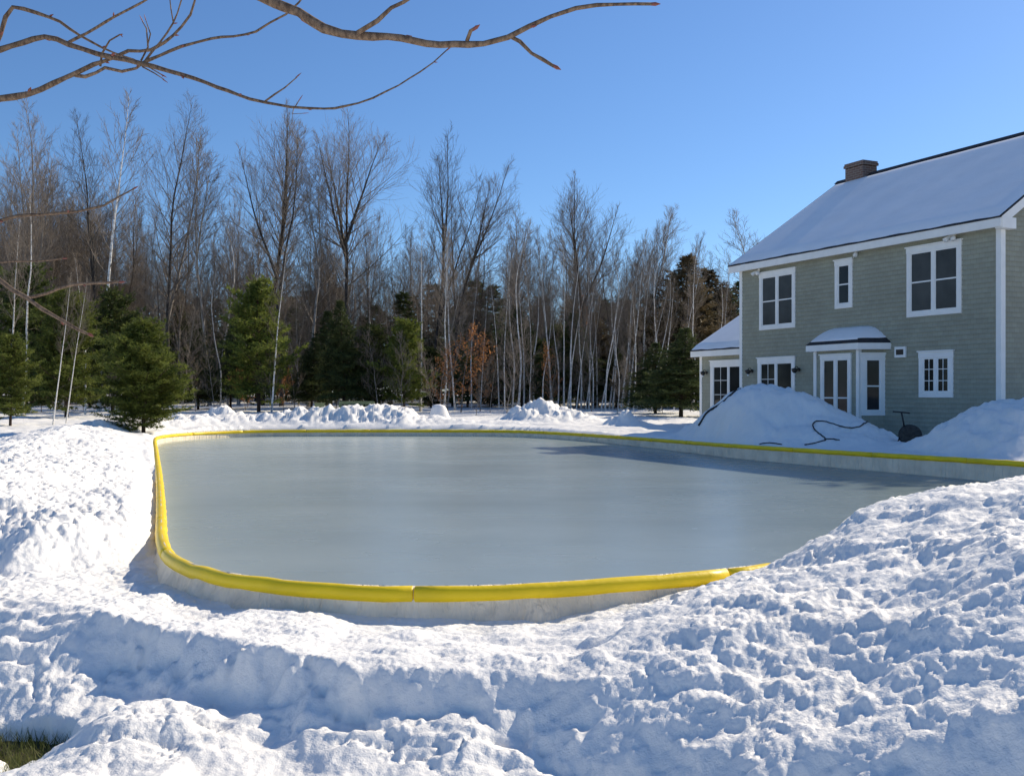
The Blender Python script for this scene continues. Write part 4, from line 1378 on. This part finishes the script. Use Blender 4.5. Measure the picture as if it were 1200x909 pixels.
def build_house():
    root = empty('house', HOUSE, HRZ)
    tag(root, 'two-storey sage green shingled house with white trim and a snow covered roof', 'house')
    W, Dp, EV, RG = 9.47, 8.48, 5.50, 8.53

    def siding(m, x0, x1, z0, z1, f, top=None, lap=.118, out=.022):
        """lapped courses on the plane given by f(x, out, z)"""
        k = int((z1 - z0) / lap)
        for i in range(k + 1):
            a, b = z0 + i * lap, min(z0 + (i + 1) * lap, z1)
            if b - a < .01:
                continue
            xa, xb = (x0, x1) if top is None else top(a)
            xc, xd = (x0, x1) if top is None else top(b)
            m.quad(f(xa, out, a), f(xb, out, a), f(xd, .003, b), f(xc, .003, b))
            m.quad(f(xa, 0, a), f(xb, 0, a), f(xb, out, a), f(xa, out, a))

    # walls: solid core with lapped siding on the two sides the picture shows
    core = MB()
    g = [(0, 0, 0), (0, Dp, 0), (0, Dp, EV), (0, Dp / 2, RG - .12), (0, 0, EV)]
    core.prism(g, (W, 0, 0))
    siding(core, .105, W - .105, .1, EV - .02, lambda x, o, z: (x, -o, z))
    def gable(z):
        if z <= EV:
            return (.105, Dp - .105)
        t = (z - EV) / (RG - EV)
        return (.03 + Dp / 2 * t, Dp - .03 - Dp / 2 * t)
    siding(core, 0, 0, .1, RG - .35, lambda y, o, z: (W + o, y, z), top=gable)
    core.build('wall', M['siding'], root)
    # corner boards
    for (x0, x1, y0, y1) in ((-.025, .11, -.03, .12), (W - .11, W + .03, -.03, .12), (W - .11, W + .03, Dp - .12, Dp + .03)):
        b = MB(); b.box(x0, x1, y0, y1, .05, EV + .02); b.build('corner_board', M['trim'], root, bevel=.006)

    # roof
    def roof(par, x0, x1, y0, y1, zf, zr, yr, snow_to=1.0, back=True):
        th = .03
        m = MB()
        for (ya, yb) in ((y0, yr), (y1, yr)) if back else ((y0, yr),):
            m.prism([(x0, ya, zf), (x0, yb, zr), (x0, yb, zr + th), (x0, ya, zf + th)], (x1 - x0, 0, 0))
        rf = m.build('roof', M['asphalt'], par)
        rc = MB()
        rc.prism([(x0 - .005, yr - .14, zr - .04 + th), (x0 - .005, yr, zr + .075 + th), (x0 - .005, yr + .14, zr - .04 + th)], (x1 - x0 + .01, 0, 0))
        rc.build('ridge_cap', M['asphalt'], rf)
        # fascia and rake boards
        fa = MB()
        fa.box(x0 + .02, x1 - .02, y0 + .015, y0 + .05, zf - .20, zf - .002)
        fa.box(x0 + .02, x1 - .02, y0 + .05, y0 + .32, zf - .16, zf - .13)
        sl = (zr - zf) / (yr - y0)
        for xe in (x0 + .012, x1 - .052):
            for s_, ya in ((1, y0), (-1, y1)):
                fa.prism([(xe, ya + s_ * .05, zf - .20), (xe, yr, zr - .20 - .03), (xe, yr, zr - .004), (xe, ya + s_ * .05, zf + sl * .05 - .004)], (.04, 0, 0))
        fa.build('fascia', M['trim'], rf)
        # snow blanket with a soft edge
        sn = MB()
        nx, ny = 46, 24
        def surf(i, j, top):
            u, v = i / nx, j / ny
            xa, xb = x0 + .05, x1 - .05
            x = xa + (xb - xa) * u
            e = .028 + .014 * math.sin(x * 3.1) + .012 * math.sin(x * 7.7 + 1)
            ya = y0 + e
            yb = yr - .10
            y = ya + (yb - ya) * v
            z = zf + sl * (y - y0) + th
            if top:
                ed = min(u * nx, (nx - u * nx), v * ny * 1.5, (ny - v * ny)) / 1.2
                k = math.sqrt(max(0, min(1, ed)))
                z += .005 + .085 * k * (1 + .04 * math.sin(x * 1.3 + y) + .03 * math.sin(x * 2.9 - y * 2.1))
            else:
                z += .003
            return (x, y, z)
        for top in (True,):
            for i in range(nx + 1):
                for j in range(ny + 1):
                    sn.v.append(surf(i, j, top))
            for i in range(nx):
                for j in range(ny):
                    a = i * (ny + 1) + j
                    sn.f.append((a, a + ny + 1, a + ny + 2, a + 1))
        sn.build('snow_cover', M['roof_snow'], rf, smooth=True)
        return rf

    ov = .30
    slope = (RG - EV) / (Dp / 2)
    main = roof(root, -.27, W + .24, -ov, Dp + ov, EV + .03 , RG + .03 + .0, Dp / 2)
    # boxed eave return at the right-hand corner
    b = MB(); b.box(W + .035, W + .235, -ov + .06, .22, EV - .20, EV + .05); b.build('eave_return', M['trim'], root, bevel=.006)
    # chimney
    c = MB()
    c.box(.42, 1.20, Dp / 2 - .30, Dp / 2 + .30, RG - .6, RG + .36)
    c.box(.38, 1.24, Dp / 2 - .34, Dp / 2 + .34, RG + .38, RG + .46)
    c.box(.40, 1.22, Dp / 2 - .32, Dp / 2 + .32, RG + .46, RG + .52)
    ch = c.build('chimney', M['brick'], main)

    # ---- windows and doors: casing (part) > sash, pane, muntin
    def window(x0, x1, z0, z1, cols, rows, f=None, par=root, grid=0, glass='glass', name='window', head=.05, cas=.115, mull=.075, split=None, curtain=False, sill=True):
        f = f or (lambda x, o, z: (x, -o, z))
        def bx(m, xa, xb, oa, ob, za, zb):
            n = len(m.v)
            m.v += [f(xa, ob, za), f(xb, ob, za), f(xb, oa, za), f(xa, oa, za), f(xa, ob, zb), f(xb, ob, zb), f(xb, oa, zb), f(xa, oa, zb)]
            for q in ((0, 3, 2, 1), (4, 5, 6, 7), (0, 1, 5, 4), (1, 2, 6, 5), (2, 3, 7, 6), (3, 0, 4, 7)):
                m.f.append(tuple(n + k for k in q))
        m = MB()
        ct = cas + head
        bx(m, x0, x0 + cas, .0, .05, z0 + cas, z1 - ct)
        bx(m, x1 - cas, x1, .0, .05, z0 + cas, z1 - ct)
        bx(m, x0 - .01, x1 + .01, .0, .055, z1 - ct, z1 - .035)
        bx(m, x0 - .035, x1 + .035, .0, .085, z1 - .035, z1)
        bx(m, x0, x1, .0, .052, z0, z0 + cas)
        win = m.build(name, M['trim'], par, bevel=.004)
        xi0, xi1, zi0, zi1 = x0 + cas, x1 - cas, z0 + cas, z1 - ct
        cw = (xi1 - xi0 - mull * (cols - 1)) / cols
        s = MB(); p = MB(); g = MB(); cu = MB()
        for k in range(cols):
            a = xi0 + k * (cw + mull); b_ = a + cw
            if k < cols - 1:
                bx(s, b_, b_ + mull, .0, .046, zi0, zi1)
            fr = .035
            bx(s, a, a + fr, .016, .036, zi0, zi1); bx(s, b_ - fr, b_, .016, .036, zi0, zi1)
            bx(s, a + fr, b_ - fr, .016, .036, zi0, zi0 + fr); bx(s, a + fr, b_ - fr, .016, .036, zi1 - fr, zi1)
            if split:
                zm = zi0 + (zi1 - zi0) * split
                bx(s, a + fr, b_ - fr, .016, .034, zm - .018, zm + .018)
            bx(p, a + fr, b_ - fr, .017, .022, zi0 + fr, zi1 - fr)
            if grid and (grid != 'left' or k == 0):
                gx, gz = (2, rows)
                for i in range(1, gx):
                    xx = a + (b_ - a) * i / gx
                    bx(g, xx - .009, xx + .009, .0225, .029, zi0 + fr, zi1 - fr)
                for j in range(1, gz):
                    zz = zi0 + (zi1 - zi0) * j / gz
                    bx(g, a + fr, b_ - fr, .0225, .0285, zz - .009, zz + .009)
        s.build('sash', M['trim'], win)
        p.build('pane', M[glass], win)
        if g.v:
            g.build('muntin', M['trim'], win)
        return win

    window(.96, 2.57, 3.46, 5.23, 2, 1, split=.5, glass='glass_screen')
    window(4.19, 4.85, 3.87, 5.23, 1, 1, split=.5)
    window(6.74, 8.41, 3.46, 5.245, 2, 1, split=.5, glass='glass_screen')
    window(7.13, 8.17, 1.43, 2.595, 2, 3, grid=1, cas=.13)
    window(.88, 2.56, .35, 2.63, 2, 4, grid='left', name='sliding_door', cas=.13, mull=.06)

    # ---- bay
    P = .60
    bay_ring = [(3.74, 0.02), (4.05, -P), (5.65, -P), (5.96, 0.02)]
    m = MB()
    m.prism([(x, y, .25) for x, y in bay_ring], (0, 0, 2.47))
    bay = m.build('bay', M['siding'], root)
    for (x, y) in ((4.05, -P), (5.65, -P)):
        b = MB(); b.box(x - .055, x + .055, y - .035, y + .06, .25, 2.70); b.build('corner_post', M['trim'], bay, bevel=.005)
    # eave, roof and its snow
    er = [(3.50, 0.0), (3.88, -P - .2), (5.82, -P - .2), (6.20, 0.0)]
    m = MB(); m.prism([(x, y, 2.68) for x, y in er], (0, 0, .17)); m.build('bay_fascia', M['trim'], bay, bevel=.005)
    def hip(off, z0, zt, grow):
        cx, cy = 4.85, -.25
        h = MB()
        low = [(cx + (x - cx) * grow, min(y * grow, -.002) if y < -.1 else -.002, z0) for x, y in er]
        rows_ = 6
        topp = [(4.25, -.002), (4.45, -.12), (5.2, -.12), (5.4, -.002)]
        rings = []
        for r_ in range(rows_ + 1):
            t = r_ / rows_
            zz = z0 + (zt - z0) * math.sin(t * math.pi / 2) ** .9
            rings.append([(low[i][0] * (1 - t) + topp[i][0] * t, low[i][1] * (1 - t) + topp[i][1] * t, zz) for i in range(4)])
        n = 0
        for rg_ in rings:
            h.v += rg_
        for r_ in range(rows_):
            for i in range(3):
                a = r_ * 4 + i
                h.f.append((a, a + 1, a + 5, a + 4))
        h.f.append((rows_ * 4, rows_ * 4 + 1, rows_ * 4 + 2, rows_ * 4 + 3))
        h.f.append((3, 2, 1, 0))
        return h
    hip(0, 2.852, 3.24, 1.01).build('bay_roof', M['asphalt'], bay)
    s_ = hip(0, 2.885, 3.33, .955)
    so_ = s_.build('bay_snow', M['roof_snow'], bay, smooth=True)
    # front french window and the narrow angled one
    window(4.28, 5.42, .35, 2.60, 2, 1, f=lambda x, o, z: (x, -P - o, z), split=.48, cas=.10, mull=.08)
    A = Vector((5.65, -P, 0)); Bq = Vector((5.96, 0.02, 0))
    e = (Bq - A); ln = e.length; e.normalize(); no = Vector((e.y, -e.x, 0))
    window(.06, ln - .01, .95, 2.60, 1, 1, f=lambda x, o, z: tuple(A + e * x + no * o + Vector((0, 0, z))), split=.48, cas=.12)

    # ---- vent, floodlights, lanterns
    v = MB(); v.box(6.36, 6.72, -.07, -.012, 2.45, 2.73)
    vo = v.build('vent', M['trim'], root, bevel=.008)
    l = MB()
    l.box(6.42, 6.66, -.075, -.0705, 2.52, 2.66)
    l.build('louvre', M['dark_metal'], vo)

    def flood(x, z, y=-.06, two=True):
        m = MB(); m.tube([(x, -.005, z + .09), (x, -.03, z + .09)], [.06, .06], 14, cap=True)
        fo = m.build('floodlight', M['trim'], root, smooth=False)
        for s in ((-1, 1) if two else (1,)):
            h = MB()
            pts = [(x + s * .02, -.03, z + .07), (x + s * .06, -.08, z + .05), (x + s * .09, -.12, z + .02), (x + s * .13, -.19, z - .04)]
            h.tube(pts, [.018, .035, .045, .062], 12, cap=True)
            h.build('lamp_head', M['trim'], fo, smooth=True)
    flood(.92, 5.22); flood(8.17, 5.27); flood(4.98, 5.28, two=False)

    def lantern(x, y, z):
        m = MB(); m.tube([(x, y - .0, z), (x, y - .025, z)], [.055, .055], 12, cap=True)
        m.tube([(x, y - .02, z), (x, y - .08, z + .09), (x, y - .15, z + .08), (x, y - .17, z + .04)], [.012, .012, .012, .012], 6)
        lo = m.build('wall_lantern', M['dark_metal'], root)
        s = MB(); s.tube([(x, y - .17, z + .05), (x, y - .17, z + .02), (x, y - .17, z - .06), (x, y - .17, z - .10)], [.02, .10, .075, .03], 12, cap=True)
        s.build('lamp_shade', M['dark_metal'], lo, smooth=True)
        g = MB(); g.tube([(x, y - .17, z - .1), (x, y - .17, z - .15)], [.035, .028], 10, cap=True)
        g.build('bulb', M['trim'], lo, smooth=True)
    lantern(.60, -.014, 2.22); lantern(2.72, -.014, 2.22); lantern(-3.18, 1.036, 2.25)

    # ---- side wing, set back
    wy, wd = 1.05, 7.0
    wx0 = -3.57
    rr = 3.03 + .588 * (wd / 2 + .3)
    w_ = MB()
    w_.prism([(wx0, wy, 0), (wx0, wy + wd, 0), (wx0, wy + wd, 2.95), (wx0, wy + wd / 2, rr - .1), (wx0, wy, 2.95)], (-wx0 - .01, 0, 0))
    siding(w_, wx0 + .11, -.005, .1, 2.85, lambda x, o, z: (x, wy - o, z))
    wing = w_.build('wing_wall', M['siding'], root)
    b = MB(); b.box(wx0 - .025, wx0 + .11, wy - .03, wy + .12, .05, 2.86); b.build('corner_board', M['trim'], root, bevel=.006)
    roof(root, wx0 - .23, -.03, wy - .3, wy + wd + .3, 3.0, rr, wy + wd / 2)
    window(-2.95, -.95, .35, 2.665, 2, 4, f=lambda x, o, z: (x, wy - o, z), grid='left', name='sliding_door', cas=.16, mull=.06)
    return root


build_house()


# ------------------------------------------------------------------ small things in the yard
def hose(name, pts_px, D, label, cat, r=.015, mat='black', sink=.5):
    """pts (px,py): laid on the snow where the line of sight meets it"""
    pts = []
    dense = catmull([(x, y, 0) for x, y in pts_px], False, 1.2)
    ds = np.arange(D - 6, D + 6, .03)
    for q in dense:
        xs, ys, zs = (q.x - 600) / F * ds, ds, EYE - (q.y - HZ) / F * ds
        zt, _, _ = terrain(xs[None, :], ys[None, :])
        hit = np.nonzero(zt[0] > zs)[0]
        if len(hit):
            k = hit[0]
            pts.append(Vector((xs[k], ys[k], zt[0][k])))
    for _ in range(3):
        pts = [pts[0]] + [pts[i] * .5 + (pts[i - 1] + pts[i + 1]) * .25 for i in range(1, len(pts) - 1)] + [pts[-1]]
    zt, _, _ = terrain(np.array([[p.x for p in pts]]), np.array([[p.y for p in pts]]))
    fixed = [(p.x, p.y, max(p.z, z) + r * sink) for p, z in zip(pts, zt[0])]
    m = MB(); m.tube(fixed, [r] * len(fixed), 8, cap=True)
    return tag(m.build(name, M[mat], smooth=True), label, cat)


hose('garden_hose', [(1021, 491.5), (1012, 498), (1002, 502), (992, 502), (981, 499), (970, 495.6), (963, 494), (956, 494.5), (952, 498), (954, 503), (960, 509), (968, 515.5), (958, 519), (943, 522)], 23.5,
     'looped black hose lying on the big snow heap before the house', 'hose')
hose('hose_end', [(890, 521), (900, 519.6), (908, 520), (916, 521.3)], 22, 'short black hose piece lying by the yellow boards below the big snow heap', 'hose', r=.014)
hose('hose_end', [(966, 515.5), (972, 514.8), (978, 515), (984, 516.5)], 22, 'short black hose end crossing the foot of the looped black hose', 'hose', r=.014)
xs_ = np.linspace(4.62, 5.62, 14)
ys_ = 24.1 - .25 * (xs_ - 6) + .22
zs_, _, _ = terrain(xs_[None, :], ys_[None, :])
pp = catmull([(x, y, z + .035) for x, y, z in zip(xs_, ys_, zs_[0])], False, .06)
m = MB(); m.tube([tuple(p) for p in pp], [.03] * len(pp), 8, cap=True)  # dark tube along the left flank of the big heap
tag(m.build('dark_tube', M['black'], smooth=True), 'dark tube running over the left flank of the big snow heap', 'pipe')


def hose_reel():
    D = 21.6
    b = at(1062, 526, D)
    gz = ground_z(b.x, b.y)
    root = empty('hose_reel_cart', (b.x, b.y, gz - .12))
    root.rotation_euler = (0, 0, R(-14))
    root.scale = (.80, .80, .80)
    tag(root, 'dark round reel cart with a T handle between two shaded snow heaps', 'reel cart')
    s = .95
    d = MB()
    prof_ = [(-.19, .05), (-.185, .20), (-.17, .30), (-.145, .315), (-.12, .27), (0, .285), (.12, .27), (.145, .315), (.17, .30), (.185, .20), (.19, .05)]
    d.tube([(.10, y * .9, .36) for y, r in prof_], [r * .92 for y, r in prof_], 24, cap=True)
    d.build('drum', M['drum'], root, smooth=True)
    h = MB()
    h.tube([(-.06, -.05, .6), (-.10, -.1, .80), (-.14, -.12, .98)], [.022] * 3, 8, cap=True)
    h.tube([(-.36, -.12, 1.0), (-.14, -.12, .985), (.08, -.12, .96)], [.02] * 3, 8, cap=True)
    h.build('handle', M['black'], root, smooth=True)
    f = MB()
    f.tube([(-.16, -.05, .34), (-.30, -.22, .02)], [.02, .02], 8, cap=True)
    f.tube([(-.05, -.10, .22), (-.22, -.24, .03)], [.02, .02], 8, cap=True)
    f.tube([(.12, 0, .34), (.10, -.2, .02)], [.02, .02], 8, cap=True)
    f.build('leg', M['black'], root, smooth=True)
    g = MB()
    g.prism([(-.46, -.34, -.02), (-.16, -.34, -.02), (-.20, -.30, .10), (-.36, -.30, .14)], (0, .2, 0))
    g.build('foot', M['black'], root, bevel=.02)


hose_reel()


def bench():
    D = 41.0
    def zof(py): return EYE - (py - HZ) / F * D
    x0, x1 = (402 - 600) / F * D, (434 - 600) / F * D
    y = D
    gz = float(base_z(np.array([x0]), np.array([y]))[0])
    root = empty('garden_bench', ((x0 + x1) / 2, y, gz), R(4))
    tag(root, 'olive green slatted bench half hidden behind the far snow bank', 'bench')
    L = x1 - x0 + .25
    top = zof(470.5) - gz + .02
    b = MB(); b.box(-L / 2, L / 2, -.02, .02, top - .13, top); b.box(-L / 2, L / 2, -.02, .02, top - .46, top - .36)
    k = 11
    for i in range(k):
        xx = -L / 2 + .06 + (L - .12) * i / (k - 1)
        b.box(xx - .022, xx + .022, -.012, .012, top - .36, top - .13)
    b.build('backrest', M['bench'], root)
    s = MB()
    for i in range(4):
        s.box(-L / 2, L / 2, -.48 + i * .115, -.385 + i * .115, .42, .445)
    s.build('seat', M['bench'], root)
    for sx in (-1, 1):
        for sy in (-.45, 0):
            l = MB(); l.box(sx * L / 2 - .04, sx * L / 2 + .04, sy - .03, sy + .03, -.1, .42 if sy < 0 else top - .02)
            l.build('leg', M['bench'], root)


bench()
# the small olive crate beside it
cx, cy = (374.5 - 600) / F * 41.5, 41.5
cz = float(base_z(np.array([cx]), np.array([cy]))[0])
ro = empty('wooden_crate', (cx, cy, cz), R(10))
tag(ro, 'small olive crate standing left of the slatted bench behind the far bank', 'crate')
ctop = EYE - (472 - HZ) / F * 41.5 - cz
m = MB(); m.box(-.2, .2, -.2, .2, 0, ctop - .03); m.build('crate_body', M['bench'], ro, bevel=.01)
m = MB(); m.box(-.23, .23, -.23, .23, ctop - .028, ctop); m.build('lid', M['bench'], ro, bevel=.006)


# ------------------------------------------------------------------ camera, sky and sun
cam = bpy.data.cameras.new('camera')
cam.lens = F / 1200 * 36
cam.sensor_width = 36
cam.shift_y = (HZ - 454.5) / 1200
cam.clip_end = 3000
co = bpy.data.objects.new('camera', cam)
COL.objects.link(co)
co.location = (0, 0, EYE)
co.rotation_euler = (R(90), 0, 0)
SC.camera = co

w = bpy.data.worlds.new('World')
SC.world = w
w.use_nodes = True
nt = w.node_tree
sky = nt.nodes.new('ShaderNodeTexSky')
sky.sky_type = 'NISHITA'
sky.sun_disc = False
sky.sun_elevation = SUN_EL
sky.sun_rotation = SUN_AZ
sky.altitude = 0
sky.air_density = 1.0
sky.dust_density = 0.24
sky.ozone_density = 9.0
bg = nt.nodes['Background']
nt.links.new(sky.outputs['Color'], bg.inputs['Color'])
bg.inputs['Strength'].default_value = 0.108

sd = bpy.data.lights.new('sun', 'SUN')
sd.energy = 4.2
sd.angle = R(.5)
sd.color = (1.0, .885, .70)
so2 = bpy.data.objects.new('sun', sd)
COL.objects.link(so2)
sv = Vector((math.sin(SUN_AZ) * math.cos(SUN_EL), math.cos(SUN_AZ) * math.cos(SUN_EL), math.sin(SUN_EL)))
so2.rotation_euler = (-sv).to_track_quat('-Z', 'Y').to_euler()
so2.location = sv * 50

vs_ = SC.view_settings
vs_.view_transform = 'Standard'
vs_.look = 'None'
vs_.gamma = 1
vs_.exposure = 0.28
vs_.use_curve_mapping = False
SC.cycles.max_bounces = 8
SC.cycles.diffuse_bounces = 6
SC.cycles.transparent_max_bounces = 4
